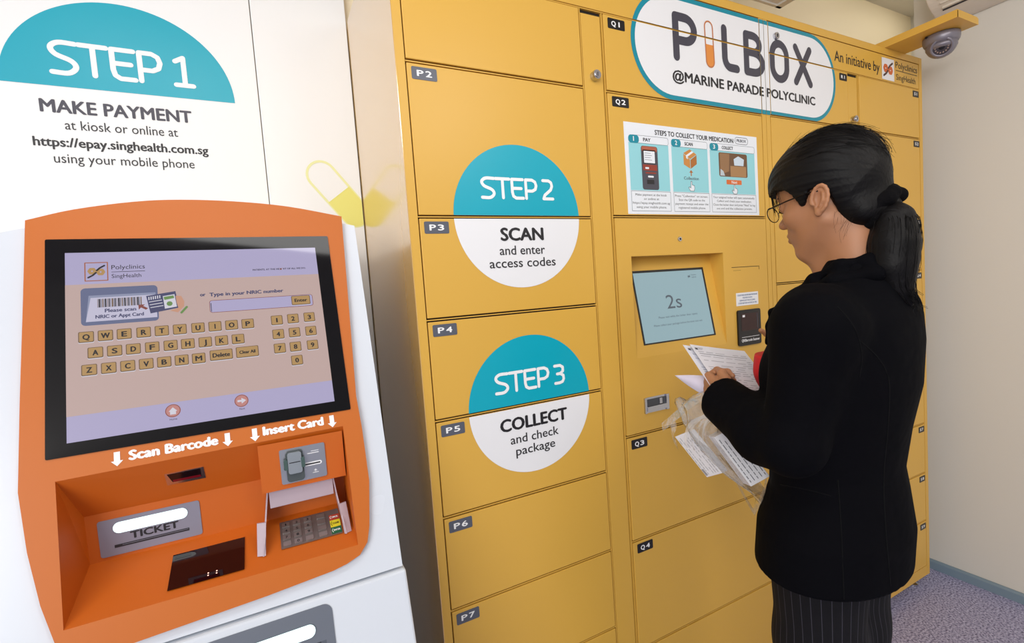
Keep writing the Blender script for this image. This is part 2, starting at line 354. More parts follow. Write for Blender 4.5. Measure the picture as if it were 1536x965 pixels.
# the sign also crosses the middle stile
for nm, t, lb in art:
    for (x0, x1) in ((1.2415, 1.2605), (1.2625, 1.2815)):
        if nm == 'logo_sticker': t.build(nm, lk, clip=(x0, x1, 1.9, 2.224), label=lb)
for k, (x0, x1, zs) in COLS.items():
    for i, (z0, z1) in enumerate(zs):
        term = k == 'Q' and i == 2
        d = MB(LOCK)
        if not term:
            d.box(x0, x1, z0, z1, -.008, 0, GOLD)
            d = d.build('locker_door', lk, bevel=.0012)
        else:
            hx0, hx1, hz0, hz1 = .671, 1.032, 1.209, 1.4905; D = .052
            d.fill([[(x0, z0), (x1, z0), (x1, z1), (x0, z1)], [(hx0, hz0), (hx1, hz0), (hx1, hz1), (hx0, hz1)]], 0, GOLD)
            for (a, c) in (((x0, z0), (x1, z0)), ((x1, z0), (x1, z1)), ((x1, z1), (x0, z1)), ((x0, z1), (x0, z0))):
                d.quad((a[0], a[1], -.008), (c[0], c[1], -.008), (c[0], c[1], 0), (a[0], a[1], 0), GOLD)
            d.quad((hx0, hz1, 0), (hx1, hz1, 0), (hx1, hz1, -D), (hx0, hz1, -D), GOLD)          # recess roof
            d.add([(hx0, hz0, 0), (hx0, hz1, 0), (hx0, hz1, -D)], [(0, 1, 2)], GOLD); d.add([(hx1, hz0, 0), (hx1, hz1, 0), (hx1, hz1, -D)], [(0, 2, 1)], GOLD)
            d.quad((hx0, hz0, 0), (hx1, hz0, 0), (hx1, hz1, -D), (hx0, hz1, -D), GOLD)          # sloping screen panel
            d = d.build('terminal_door', lk)
        if not (k == 'Q' and i == 2): stick_on(d, x0, x1, z0, z1)
        num = {'P': i+1, 'Q': i+1 if i < 2 else i, 'R': i+1, 'S': i+1}[k]
        if not term:
            if k in 'PQ': numtag(d, k+str(num), x0+.0095 if k == 'P' else x0+.0135, x0+.0660 if k == 'P' else x0+.0700, z1-.033, z1-.0065, SHEENTAG if k == 'P' else BLACKTAG)
            else: numtag(d, k+str(num), x1-.0485, x1-.003, z1-.031, z1-.006, BLACKTAG)
        if k == 'Q' and i == 1: Q2 = d
        if term: TD = d
for (x0, x1, cx) in ((.552, .6125, .583), (1.7315, 1.7895, 1.755)):
    d = MB(LOCK); d.box(x0, x1, .098, 2.113, -.008, -.0035, GOLD); d = d.build('lock_strip', lk, bevel=.001)
    q = MB(); q.lathe([(0, .0), (.0115, .0), (.0125, .004), (.0125, .016)][::1], (cx, -.012, 1.958), CHROME, axis='y'); q.lathe([(0, 0), (.0078, 0), (.0078, .004)], (cx, -.0135, 1.958), CHROME, axis='y')
    q.box(cx-.0009, cx+.0009, -.0142, -.0128, 1.953, 1.963, INK); q.build('keyhole_lock', d)
q = MB(); q.lathe([(0, 0), (.010, .0), (.011, .003), (.011, .02)], (1.318, -.010, 2.180), CHROME, axis='y'); q.box(1.317, 1.319, -.0115, -.009, 2.175, 2.185, INK); q.build('keyhole_lock', lk)

# terminal: screen, handle, scanner, labels
def slope(u, t, h):   # t metres down the sloping panel
    a = Vector((0, .052, 1.4905)); c = Vector((0, 0, 1.209)); d = (c-a).normalized(); n = Vector((1, 0, 0)).cross(-d).normalized()
    if n.y > 0: n = -n
    p = a+d*t+n*h; return (u, p.y, p.z)
SM = lambda u, v, h: slope(u, -v, h)
TSCR = mat('terminal_screen', (164, 196, 205), .1, emit=.66); TSCR.node_tree.nodes['Principled BSDF'].inputs['Base Color'].default_value = (.03, .04, .045, 1)
TSC2 = mat('terminal_screen_pale', (172, 204, 210), .12, emit=.45); TSC2.node_tree.nodes['Principled BSDF'].inputs['Base Color'].default_value = (.03, .04, .045, 1)
q = MB(SM); q.box(.704, .992, -.254, -.040, 0, .0012, BLACKTAG); sc = q.build('bezel', TD)
q = MB(SM); q.poly([(.709, -.25), (.984, -.25), (.984, -.047), (.709, -.047)], .0018, TSCR)
q.build('display', TD, label='pale blue lit touchscreen showing 2s')
GR = mat('screen_grey', (88, 100, 112), .15)
q = MB(SM); q.text('2s', .815, .875, -.158, .040, .0021, GR)
q.text('Please wait while the locker door opens', .775, .930, -.184, .0055, .0021, GR); q.text('Please collect your package before the time runs out', .752, .945, -.206, .0055, .0021, GR)
q.build('countdown', TD); q = MB(SM); emblem(q, .918, .931, -.073, -.060, .0020, None, GR, GR); q.text('Polyclinics', .935, .957, -.064, .004, .0021, GR); q.text('SingHealth', .935, .955, -.071, .004, .0021, GR)
q.build('screen_logo', TD)
q = MB(LOCK); q.prism(rrect(1.0815, 1.1880, 1.195, 1.308, .007), 0, .006, BLACKTAG)
RED = mat('scanner_glass', (46, 8, 10), .08)
q.prism(rrect(1.0955, 1.1765, 1.2415, 1.2965, .002, 2), .006, .0064, RED)
q.box(1.101, 1.112, 1.285, 1.292, .0064, .0068, WHITEV); q.stroke([(1.1705, 1.294), (1.1705, 1.245)], .0015, .0068, GR)
q.stroke([(1.123, 1.245), (1.150, 1.245)], .0012, .0068, RED)
q.stroke([(1.095, 1.2215), (1.177, 1.2215)], .0012, .0064, TAGW); q.text('QR/Barcode Scanner', 1.093, 1.179, 1.207, .0085, .0064, TAGW, .02)
q.build('barcode_scanner', TD, bevel=.0006, label='black barcode scanner with dark red window')
q = MB(LOCK); q.prism(rrect(1.083, 1.187, 1.3215, 1.3625, .001, 2), 0, .0006, WHITEV)
BL = mat('blue_ink', (60, 96, 150), .5)
for i, (t, wd_) in enumerate((('COLLECTION AND RETURN PROCEDURE', .094), ('PLEASE SCAN', .044), ('SERVICE BY POLYCLINIC', .074), ('CODE BEFORE ACCESS 24 HRS', .088))):
    q.text(t, 1.135-wd_/2, 1.135+wd_/2, 1.3525-i*.0085, .0045, .0009, BL, .01)
q.build('notice_sticker', TD, label='small white notice with blue printing above the scanner')
q = MB(LOCK); q.stroke([(1.068, 1.4435), (1.197, 1.4435), (1.197, 1.4335)], .0016, .0004, DARKGAP); q.stroke([(1.075, 1.4335), (1.11, 1.4335)], .0006, .0004, DARKGAP); q.build('card_slot', TD)
q = MB(); q.lathe([(0, -.003), (.0035, -.003)], (.854, 0, 1.535), BLACKTAG, axis='y', n=16); q.lathe([(.0035, -.0032), (.0062, -.0032), (.0075, 0)], (.854, 0, 1.535), CHROME, axis='y', n=20); q.build('camera_lens', TD)
q = MB(LOCK); q.prism(rrect(.6865, .7765, 1.0505, 1.0945, .002, 2), 0, .002, CHROME)
q.prism([(.694, 1.056), (.7665, 1.056), (.7665, 1.089), (.694, 1.089)], .002, .0022, mat('handle_pocket', (70, 72, 78), .4))
q.box(.694, .7665, 1.056, 1.069, .002, .008, CHROME); q.box(.6865, .694, 1.0505, 1.0945, .002, .006, CHROME); q.box(.7665, .7765, 1.0505, 1.0945, .002, .006, CHROME)
q.box(.742, .752, 1.071, 1.087, .002, .0045, CHROME)
q.build('recessed_handle', TD, bevel=.001, label='silver recessed pull handle')

# poster on door Q2
q = MB(LOCK)
PB = mat('poster_white', (236, 240, 246), .4); PT = mat('poster_aqua', (150, 214, 222), .4)
BRN = mat('carton_brown', (206, 138, 66), .5); BRD = mat('carton_dark', (176, 108, 46), .5)
x0, x1, z0, z1 = .669, 1.2075, 1.6055, 1.8515
q.box(x0, x1, z0, z1, .0, .0008, PB)
H = .0012
q.text('STEPS TO COLLECT YOUR MEDICATION', .778, 1.098, 1.8245, .0135, H, INK, .02)
lg = rrect(1.106, 1.165, 1.824, 1.844, .009); q.stroke(lg+[lg[0]], .0012, H, INKG); q.text('PILBOX', 1.114, 1.157, 1.830, .0085, H, INKG, .02)
for (c0, c1, n, t, tw) in ((.682, .8265, '1', 'PAY', .027), (.838, .983, '2', 'SCAN', .033), (.993, 1.194, '3', 'COLLECT', .050)):
    q.poly([(c0, 1.670), (c1, 1.670), (c1, 1.798), (c0, 1.798)], .0010, PT)
    hd = rrect(c0+.01, c1, 1.798, 1.8185, .006); q.poly(hd, H, PB); q.stroke(hd+[hd[0]], .0008, H+.0002, GR)
    q.poly(rrect(c0, c0+.037, 1.797, 1.8185, .009), H+.0004, TEALD); q.text(n, c0+(.0165 if n=='1' else .014), c0+(.0195 if n=='1' else .023), 1.802, .0125, H+.0006, TAGW, .02)
    q.text(t, c0+.052, c0+.052+tw, 1.8035, .0095, H+.0006, INK, .02)
    bx = [(c0+.001, 1.614), (c1, 1.614), (c1, 1.668), (c0+.001, 1.668)]; q.poly(bx, .0010, PB); q.stroke(bx+[bx[0]], .0009, H, GR)
for c0, c1, ls in ((.682, .8265, ('Make payment at the kiosk', 'or online at', 'https://epay.singhealth.com.sg', 'using your mobile phone.')),
                   (.838, .983, ('Press "Collection" on screen.', 'Scan the QR code on the', 'payment receipt and enter the', 'registered mobile phone.')),
                   (.993, 1.194, ('Your assigned locker will open automatically.', 'Collect and check your medication.', 'Close the locker door and press "Next" to log', 'out and end the collection process.'))):
    for i, s in enumerate(ls):
        wd_ = min((c1-c0)*.94, len(s)*.0046); cx = (c0+c1)/2
        q.text(s, cx-wd_/2, cx+wd_/2, 1.6555-i*.0112, .0062, H, INK)
# 1: kiosk drawing
KD = mat('poster_slate', (74, 74, 84), .4); KR = mat('poster_maroon', (150, 58, 40), .4)
q.poly(rrect(.7245, .7845, 1.6725, 1.7915, .007), H, KD); q.poly(rrect(.7265, .7825, 1.776, 1.7905, .006), H+.0002, mat('poster_rust', (176, 92, 66), .4))
q.poly([(.729, 1.725), (.780, 1.725), (.780, 1.741), (.729, 1.741)], H+.0002, KR); q.poly([(.7305, 1.743), (.7765, 1.743), (.7765, 1.781), (.7305, 1.781)], H+.0002, INK)
q.poly([(.7335, 1.7455), (.7735, 1.7455), (.7735, 1.778), (.7335, 1.778)], H+.0004, PB)
for i in range(4): q.stroke([(.737, 1.772-i*.006), (.758+.004*(i % 2), 1.772-i*.006)], .001, H+.0006, GR)
q.poly(rrect(.737, .750, 1.729, 1.734, .001, 2), H+.0004, PB); q.poly(rrect(.737, .776, 1.7165, 1.7205, .001, 2), H+.0004, KR); q.poly(rrect(.745, .766, 1.706, 1.711, .002, 2), H+.0004, PB); q.poly([(.741, 1.688), (.767, 1.688), (.767, 1.7), (.741, 1.7)], H+.0004, INK)
# 2: carton, arrow, hand
q.poly([(.884, 1.7815), (.910, 1.7935), (.9365, 1.780), (.910, 1.7655)], H, BRN); q.poly([(.884, 1.7795), (.9095, 1.7635), (.9095, 1.738), (.884, 1.749)], H, BRN); q.poly([(.9115, 1.7635), (.9365, 1.7785), (.9365, 1.7525), (.9115, 1.738)], H, BRD)
q.poly([(.894, 1.7755), (.900, 1.772), (.9245, 1.7855), (.918, 1.789)], H+.0003, PB); q.poly([(.894, 1.7755), (.900, 1.772), (.900, 1.764), (.894, 1.768)], H+.0003, PB)
q.poly([(.9045, 1.7265), (.9195, 1.7265), (.912, 1.7345)], H, BRD); q.stroke([(.912, 1.727), (.912, 1.7185)], .004, H, BRD); q.text('Collection', .882, .942, 1.706, .0085, H, KD, .01)
def hand_icon(cx, cz):
    pts = [(-.002, .014), (.002, .014), (.0022, .004), (.010, .002), (.0115, -.006), (.008, -.014), (-.005, -.014), (-.011, -.004), (-.008, -.002), (-.003, -.005)]
    q.poly([(cx+a*1.1, cz+c) for a, c in pts][::-1], H, PB); pl = [(cx+a*1.1, cz+c) for a, c in pts]; q.stroke(pl+[pl[0]], .0011, H+.0003, INK)
hand_icon(.911, 1.6875); hand_icon(1.096, 1.684)
# 3: photo of an open locker with a parcel
q.poly(rrect(1.030, 1.158, 1.7215, 1.7935, .006), H, mat('photo_brown', (110, 78, 52), .5))
q.poly([(1.035, 1.727), (1.073, 1.738), (1.078, 1.791), (1.035, 1.791)], H+.0002, mat('photo_tan', (150, 112, 76), .5)); q.poly([(1.080, 1.7225), (1.152, 1.7225), (1.152, 1.755), (1.080, 1.755)], H+.0002, mat('photo_buff', (170, 128, 84), .5))
q.poly([(1.098, 1.757), (1.140, 1.757), (1.143, 1.777), (1.117, 1.786), (1.096, 1.776)], H+.0003, mat('photo_bag', (206, 220, 232), .5)); q.poly([(1.034, 1.724), (1.055, 1.724), (1.048, 1.738), (1.036, 1.744)], H+.0003, mat('photo_grey', (190, 200, 206), .5))
q.poly(rrect(1.0605, 1.129, 1.6985, 1.7125, .002), H, mat('poster_orange', (220, 110, 50), .4)); q.text('Next', 1.083, 1.108, 1.7015, .0085, H+.0003, TAGW, .01)
q.build('instruction_poster', Q2, label='white and aqua poster with three steps to collect medication')

# ------------------------------------------------------------------ the payment kiosk
P0 = Vector((0, -.003, 1.53)); KDIR = Vector((0, -.0915, -.29)).normalized(); KN = KDIR.cross(Vector((1, 0, 0))).normalized()
def KMAP(u, v, h): q = P0-KDIR*v+KN*h; return (u, q.y, q.z)          # u = x, v = -distance down the sloping face
def inv(y, z): d = Vector((0, y, z))-P0; return (-(d.dot(KDIR)), d.dot(KN))   # -> v, h
ks = thing('payment_kiosk', 'white and orange self service payment kiosk with a big touchscreen', 'kiosk', (-.315, .1, 0))
# white body, arched top, hole for the orange front
def top_arc(x0, x1, s0, s1, n=18): return [(x0+(x1-x0)*i/n, -(s0+(s1-s0)*i/n)+.036*(1-(2*i/n-1)**2)) for i in range(n+1)]
outl = [(-.602, -.613), (-.05, -.613), (-.048, -.3), (-.0465, .055)]+top_arc(-.0465, -.602, -.055, -.041)[1:]+[(-.602, -.3)]
hole = [(-.524, -.345), (-.524, -.562), (-.112, -.562), (-.112, -.345)]
q = MB(KMAP); q.fill([outl, hole], -.010, KWHITE)
n = len(outl); vs = [KMAP(p[0], p[1], -.010) for p in outl]; back = [(v[0], .485, v[2]) for v in vs]
q.add(vs+back, [(i, n+i, n+(i+1) % n, (i+1) % n) for i in range(n)]+[tuple(range(n, 2*n))], KWHITE, raw=True)
q.build('upper_housing', ks, bevel=.004, fixn=True)
# lower cabinet: same slope, then upright
q = MB(); lo = [(.485, .0), (-.30, .0), (-.30, .56)]; y0 = KMAP(0, -.619, -.006); lo += [KMAP(0, -1.0, -.006)[1:], y0[1:], (.485, y0[2])]
x0, x1 = -.608, -.0455
pr = [(a, c) for a, c in lo]
k = len(pr); q.add([(x0, a, c) for a, c in pr]+[(x1, a, c) for a, c in pr], [tuple(range(k)), tuple(range(2*k-1, k-1, -1))]+[(i, k+i, k+(i+1) % k, (i+1) % k) for i in range(k)], KWHITE)
q.build('lower_cabinet', ks, bevel=.004, fixn=True)
# orange front
arch = [(-.071, .071), (-.171, .092), (-.262, .101), (-.346, .1025), (-.414, .097), (-.495, .081), (-.555, .061)]
left = [(-.5565, -.073), (-.559, -.228), (-.560, -.361), (-.550, -.444), (-.536, -.517), (-.5215, -.568), (-.506, -.592), (-.487, -.600)]
bot = [(-.436, -.599), (-.266, -.592), (-.165, -.585)]
right = [(-.143, -.581), (-.120, -.573), (-.105, -.556), (-.098, -.530), (-.088, -.454), (-.088, -.36), (-.0905, -.3), (-.080, -.1)]
front = catmull(arch, 4)+left+bot+right
rim = [(-.520, -.355), (-.512, -.556), (-.121, -.556), (-.1205, -.350)]
q = MB(KMAP); q.fill([front, rim], 0, ORANGE)
n = len(front); q.add([(p[0], p[1], h) for h in (0, -.0099) for p in front], [(i, n+i, n+(i+1) % n, (i+1) % n) for i in range(n)], ORANGE)
# recess: sloping roof, upright back panel, ledge and two cheeks
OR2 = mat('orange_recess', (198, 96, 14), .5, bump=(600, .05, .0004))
A = lambda p: KMAP(p[0], p[1], 0)
tl, bl, br, tr = [A(p) for p in rim]
yb, zt_, zb_ = -.066, 1.117, 1.040
ptl, pbl, pbr, ptr = (-.507, yb, zt_), (-.507, yb, zb_), (-.1235, yb, zb_), (-.1235, yb, zt_)
q.add([tl, tr, ptr, ptl], [(0, 3, 2, 1)], OR2, raw=True); q.add([ptl, ptr, pbr, pbl], [(0, 3, 2, 1)], OR2, raw=True); q.add([pbl, pbr, br, bl], [(0, 3, 2, 1)], OR2, raw=True)
q.add([tl, ptl, pbl, bl], [(0, 1, 2, 3)], OR2, raw=True); q.add([tr, br, pbr, ptr], [(0, 1, 2, 3)], OR2, raw=True)
# card reader block
blk = [(-.110, 1.1885), (-.110, 1.105), (-.064, 1.105), (-.064, 1.118)]
q.add([(x, a, c) for x in (-.2600, -.1236) for a, c in blk], [(3, 2, 1, 0), (4, 5, 6, 7)]+[(i, (i+1) % 4, 4+(i+1) % 4, 4+i) for i in range(4)], OR2, raw=True)
of = q.build('orange_front', ks, fixn=False)
# white printing
q = MB(KMAP)
q.text('Scan Barcode', -.434, -.315, -.3437, .0155, .0006, TAGW, .045); q.build('scan_printing', of)
q = MB(KMAP); q.text('Insert Card', -.250, -.152, -.3425, .0155, .0006, TAGW, .045); q.build('card_printing', of)
for x in (-.448, -.302, -.262, -.138):
    q = MB(KMAP)
    q.poly([(x, -.349), (x+.0075, -.341), (x+.0038, -.341), (x+.0038, -.3275), (x-.0038, -.3275), (x-.0038, -.341), (x-.0075, -.341)], .0006, TAGW); q.build('arrow', of)
# touchscreen
BEZ = mat('black_glass', (9, 8, 12), .06, spec=.3)
q = MB(KMAP); q.prism(rrect(-.5305, -.1035, -.3225, .0265, .002, 2), 0, .0018, BEZ); ts = q.build('touchscreen', ks)
def scr(name, col, e=.78):
    m = mat(name, col, .05, emit=e); m.node_tree.nodes['Principled BSDF'].inputs['Base Color'].default_value = (.02, .02, .02, 1); return m
LAV = scr('screen_lavender', (186, 178, 216)); PEA = scr('screen_peach', (206, 178, 172)); SBL = scr('screen_navy', (70, 72, 112)); SPA = scr('screen_paper', (208, 204, 228)); SBR = scr('screen_tan', (190, 150, 92)); SBD = scr('screen_tan_edge', (120, 92, 62)); SIN = scr('screen_ink', (30, 24, 34), .4); SMA = scr('screen_maroon', (140, 70, 60)); SRO = scr('screen_rose', (206, 140, 134)); SOR = scr('screen_orange', (176, 100, 54)); SSK = scr('screen_skin', (214, 158, 130)); SGN = scr('screen_green', (110, 150, 80)); SPB = scr('screen_slate', (104, 112, 148)); SWH = scr('screen_white', (226, 224, 236)); SLG = scr('screen_grey_blue', (150, 156, 186))
q = MB(KMAP); hh = .0022
q.poly([(-.506, -.303), (-.1295, -.303), (-.1295, .002), (-.506, .002)], hh, LAV)
q.build('display', ts, label='lit lavender and peach payment screen with an on screen keyboard')
q = MB(KMAP); hh = .0026
q.poly([(-.506, -.264), (-.1295, -.264), (-.1295, -.0535), (-.506, -.0535)], hh, PEA)
emblem(q, -.481, -.452, -.048, -.0165, hh, SOR, SBR, SIN)
q.text('Polyclinics', -.447, -.402, -.0292, .0075, hh, SIN); q.box(-.447, -.402, -.0342, -.0334, hh, hh+.0001, SIN); q.text('SingHealth', -.447, -.4075, -.0445, .0068, hh, SIN)
q.text('PATIENTS. AT THE HE', -.241, -.197, -.0415, .0032, hh, SIN, .02); q.text('RT OF ALL WE DO.', -.190, -.151, -.0415, .0032, hh, SIN, .02); q.poly([(-.1945, -.0425), (-.191, -.038), (-.1945, -.0395), (-.197, -.038)], hh, SOR); q.text('A', -.1965, -.1925, -.0415, .0032, hh+.0001, SIN)
q.poly(rrect(-.487, -.386, -.1235, -.0605, .006), hh+.0003, SPB); q.poly([(-.481, -.1175), (-.388, -.1175), (-.389, -.0735), (-.477, -.0735)], hh+.0005, SLG); q.poly([(-.481, -.1175), (-.388, -.1175), (-.389, -.0775), (-.4745, -.0775)], hh+.0006, SPA)
x = -.466; i = 0
while x < -.409:
    w_ = (.0006, .0014, .0009, .0020)[i*7 % 4]; q.poly([(x, -.0945), (x+w_, -.0945), (x+w_, -.080), (x, -.080)], hh+.0008, SIN if i % 3 else SBD); x += w_+(.0008, .0012, .0006)[i*5 % 3]; i += 1
q.text('Please scan', -.457, -.416, -.1035, .0062, hh+.0008, SBL, .03); q.text('NRIC or Appt Card', -.469, -.406, -.1130, .0060, hh+.0008, SBL, .03)
q.poly([(-.413, -.094), (-.404, -.094), (-.4065, -.0965), (-.400, -.101), (-.403, -.1035), (-.4095, -.099), (-.4125, -.1025)], hh+.0009, SMA)
cd = [(-.402, -.0795), (-.361, -.0735), (-.3565, -.1035), (-.397, -.1105)]; q.poly(cd[::-1], hh+.0010, SBL)
for k in range(6): q.poly([(-.399+k*.003, -.087+k*.0004), (-.3975+k*.003, -.087+k*.0004), (-.3975+k*.003, -.0815+k*.0004), (-.399+k*.003, -.0815+k*.0004)], hh+.0012, SWH)
for k in range(3): q.stroke([(-.398+k*.0008, -.0905-k*.005), (-.381+k*.0008, -.0882-k*.005)], .0012, hh+.0012, SWH)
q.poly([(-.377, -.104), (-.360, -.1015), (-.3625, -.079), (-.379, -.0815)], hh+.0012, SWH); q.poly(circ(-.370, -.0955, .0042, n=14), hh+.0014, SGN); q.poly([(-.377, -.0885), (-.363, -.086), (-.364, -.081), (-.378, -.083)], hh+.0014, SGN)
q.poly([(-.361, -.082), (-.353, -.083), (-.349, -.093), (-.350, -.102), (-.359, -.112), (-.370, -.108), (-.358, -.104), (-.360, -.095)][::-1], hh+.0016, SSK); q.stroke([(-.354, -.113), (-.346, -.1035)], .0035, hh+.0018, SGN)
q.text('or', -.326, -.3175, -.0855, .0065, hh, SBL, .04); q.text('Type in your NRIC number', -.312, -.194, -.0865, .0068, hh, SBL, .04)
fl = rrect(-.3125, -.1455, -.1165, -.0945, .004); q.poly(fl, hh+.0003, LAV); q.stroke(fl+[fl[0]], .0008, hh+.0005, SMA); q.poly([(-.311, -.1145), (-.310, -.1145), (-.310, -.099), (-.311, -.099)], hh+.0006, SIN)
def key(cx, cs, w, hgt, t, tw, cap):
    q.poly(rrect(cx-w/2, cx+w/2, -cs-hgt/2-.0012, -cs+hgt/2, .002, 3), hh+.0003, SWH); q.poly(rrect(cx-w/2, cx+w/2, -cs-hgt/2, -cs+hgt/2, .002, 3), hh+.0005, SBD)
    q.poly(rrect(cx-w/2+.0012, cx+w/2-.0012, -cs-hgt/2+.0014, -cs+hgt/2-.0009, .0015, 3), hh+.0006, SBR); q.text(t, cx-tw/2, cx+tw/2, -cs-cap/2, cap, hh+.0008, SIN, .03)
LW = {'I': .0018, 'J': .0045, 'M': .010, 'W': .0115, 'Q': .0092, 'O': .009, '1': .0026}
for row, cs, xs in (('QWERTYUIOP', .142, [-.481, -.457, -.433, -.4075, -.383, -.358, -.332, -.307, -.282, -.257]), ('ASDFGHJKL', .1685, [-.470, -.446, -.422, -.397, -.372, -.348, -.323, -.299, -.274]), ('ZXCVBNM', .1955, [-.478, -.454, -.430, -.406, -.382, -.358, -.334])):
    for t, x in zip(row, xs): key(x, cs, .0195, .0178, t, LW.get(t, .0075), .0088)
key(-.301, .1935, .034, .0185, 'Delete', .026, .0075); key(-.2615, .193, .035, .0195, 'Clear All', .025, .0058); key(-.166, .1045, .0325, .0180, 'Enter', .022, .0066)
for t, x, cs in zip('1234567890', [-.210, -.183, -.155, -.210, -.183, -.155, -.210, -.184, -.155, -.184], [.140, .1395, .139, .1665, .166, .166, .193, .193, .193, .2185]): key(x, cs, .0192, .0182, t, LW.get(t, .0062), .0085)
for x in (-.374, -.277):
    q.poly(circ(x, -.2775, .0105, n=28), hh+.0003, SRO)
    c_ = circ(x, -.2775, .0098, n=28); q.stroke(c_+[c_[0]], .0010, hh+.0005, SMA)
q.poly([(-.380, -.2785), (-.374, -.272), (-.368, -.2785), (-.370, -.2785), (-.370, -.2835), (-.378, -.2835), (-.378, -.2785)][::-1], hh+.0006, SWH)
q.poly([(-.283, -.2792), (-.277, -.2792), (-.277, -.2825), (-.270, -.2775), (-.277, -.2725), (-.277, -.2758), (-.283, -.2758)], hh+.0006, SWH)
q.text('Home', -.379, -.369, -.2925, .003, hh, SIN); q.text('Next', -.281, -.273, -.2925, .003, hh, SIN)
q.build('screen_artwork', ts)
# barcode window in the recess roof
ra_, rb_ = Vector((0, -.109, 1.192)), Vector((0, -.066, 1.117))
def RMAP(u, v, h): d = (rb_-ra_).normalized(); nn = d.cross(Vector((1, 0, 0))).normalized(); nn = nn if nn.y < 0 else -nn; p = ra_-d*v+nn*h; return (u, p.y, p.z)
q = MB(RMAP); q.prism([(-.394, -.0275), (-.341, -.0275), (-.341, -.0535), (-.394, -.0535)], 0, .0012, CHROME); q.prism([(-.391, -.0295), (-.3455, -.0295), (-.3465, -.048), (-.386, -.048)], .0012, .0016, mat('scan_black', (26, 10, 14), .1)); q.prism([(-.385, -.043), (-.347, -.043), (-.347, -.0475), (-.385, -.0475)], .0016, .0018, mat('scan_red', (120, 16, 30), .15))
q.build('scan_window', ks)
# ticket plate on the back panel
TMAP = lambda u, v, h: (u, yb-h, v)
GREY = mat('ticket_grey', (136, 134, 150), .45); LIT = mat('lit_slot', (226, 248, 250), .4, emit=.75); LSL = mat('lit_edge', (170, 206, 208), .4)
q = MB(TMAP); q.prism(rrect(-.4925, -.3565, 1.0455, 1.1045, .004), 0, .0012, GREY); tp = q.build('ticket_plate', ks)
q = MB(TMAP); q.prism(rrect(-.4735, -.374, 1.0800, 1.0980, .0088), .0012, .0022, LSL, LIT); q.build('light_bar', tp, bevel=.0006)
q = MB(TMAP); q.text('TICKET', -.453, -.388, 1.0665, .0115, .0016, INK, .03); q.box(-.474, -.3745, 1.0575, 1.0620, .0012, .0018, INK); q.box(-.464, -.3755, 1.0600, 1.0606, .0018, .0020, GREY); q.build('ticket_slot', tp)
# ledge: glass window and key pad
fa, fb = Vector((0, -.066, 1.04)), Vector((0, -.17, 1.002))
def FMAP(u, v, h): d = (fb-fa).normalized(); nn = Vector((1, 0, 0)).cross(-d).normalized(); nn = nn if nn.z > 0 else -nn; p = fa-d*v+nn*h; return (u, p.y, p.z)
q = MB(FMAP); q.prism([(-.396, -.0965), (-.294, -.0965), (-.294, -.0265), (-.396, -.0265)], 0, .0008, mat('dark_red_glass', (34, 4, 6), .05)); gw = q.build('scanner_glass', ks)
q = MB(FMAP); q.box(-.393, -.371, -.0365, -.0305, .0008, .0012, mat('glass_sticker', (60, 66, 68), .3)); q.build('glass_sticker', gw)
for x in (-.344, -.3325):
    for v in (-.0845, -.089): q = MB(FMAP); q.poly(circ(x, v, .0011, n=8), .0012, mat('red_led', (255, 190, 170), .4, emit=1.6)); q.build('indicator_light', gw)
PADM = mat('brushed_steel', (150, 142, 140), .38, .8); KEYM = mat('key_steel', (176, 168, 166), .3, .8)
q = MB(FMAP); q.prism(rrect(-.2395, -.141, -.0775, -.0150, .001, 2), 0, .0016, PADM)
for v0, v1, m_, t in ((-.042, -.029, mat('cancel_red', (176, 60, 40), .4), 'CANCEL'), (-.0595, -.043, mat('clear_yellow', (226, 206, 40), .4), 'CLEAR'), (-.0755, -.0605, mat('enter_green', (24, 96, 64), .4), 'ENTER')):
    q.box(-.1585, -.1415, v0, v1, .0016, .0022, m_); q.text(t, -.1545, -.1435, (v0+v1)/2-.002, .0042, .0025, INK if t == 'CLEAR' else TAGW, .02); q.stroke([(-.1555, v0+.003), (-.1572, (v0+v1)/2), (-.1555, v1-.003)], .0008, .0025, INK if t == 'CLEAR' else TAGW)
kp = q.build('keypad', ks, label='steel keypad with red, yellow and green edge labels')
for r in range(4):
    for c in range(4):
        x = (-.2300, -.2125, -.1945, -.1725)[c]; v = -.0215-r*.0148; w_ = .012 if c < 3 else .0135
        q = MB(FMAP); q.prism(rrect(x-w_/2, x+w_/2, v-.0092, v, .001, 2), .0016, .0042, KEYM)
        if c < 3:
            t = ('123', '456', '789', ' 0 ')[r][c]
            if t.strip(): q.text(t, x-(.001 if t == '1' else .002), x+(.001 if t == '1' else .002), v-.0075, .0055, .0044, INK, .02)
        q.build('key', kp, bevel=.0005)
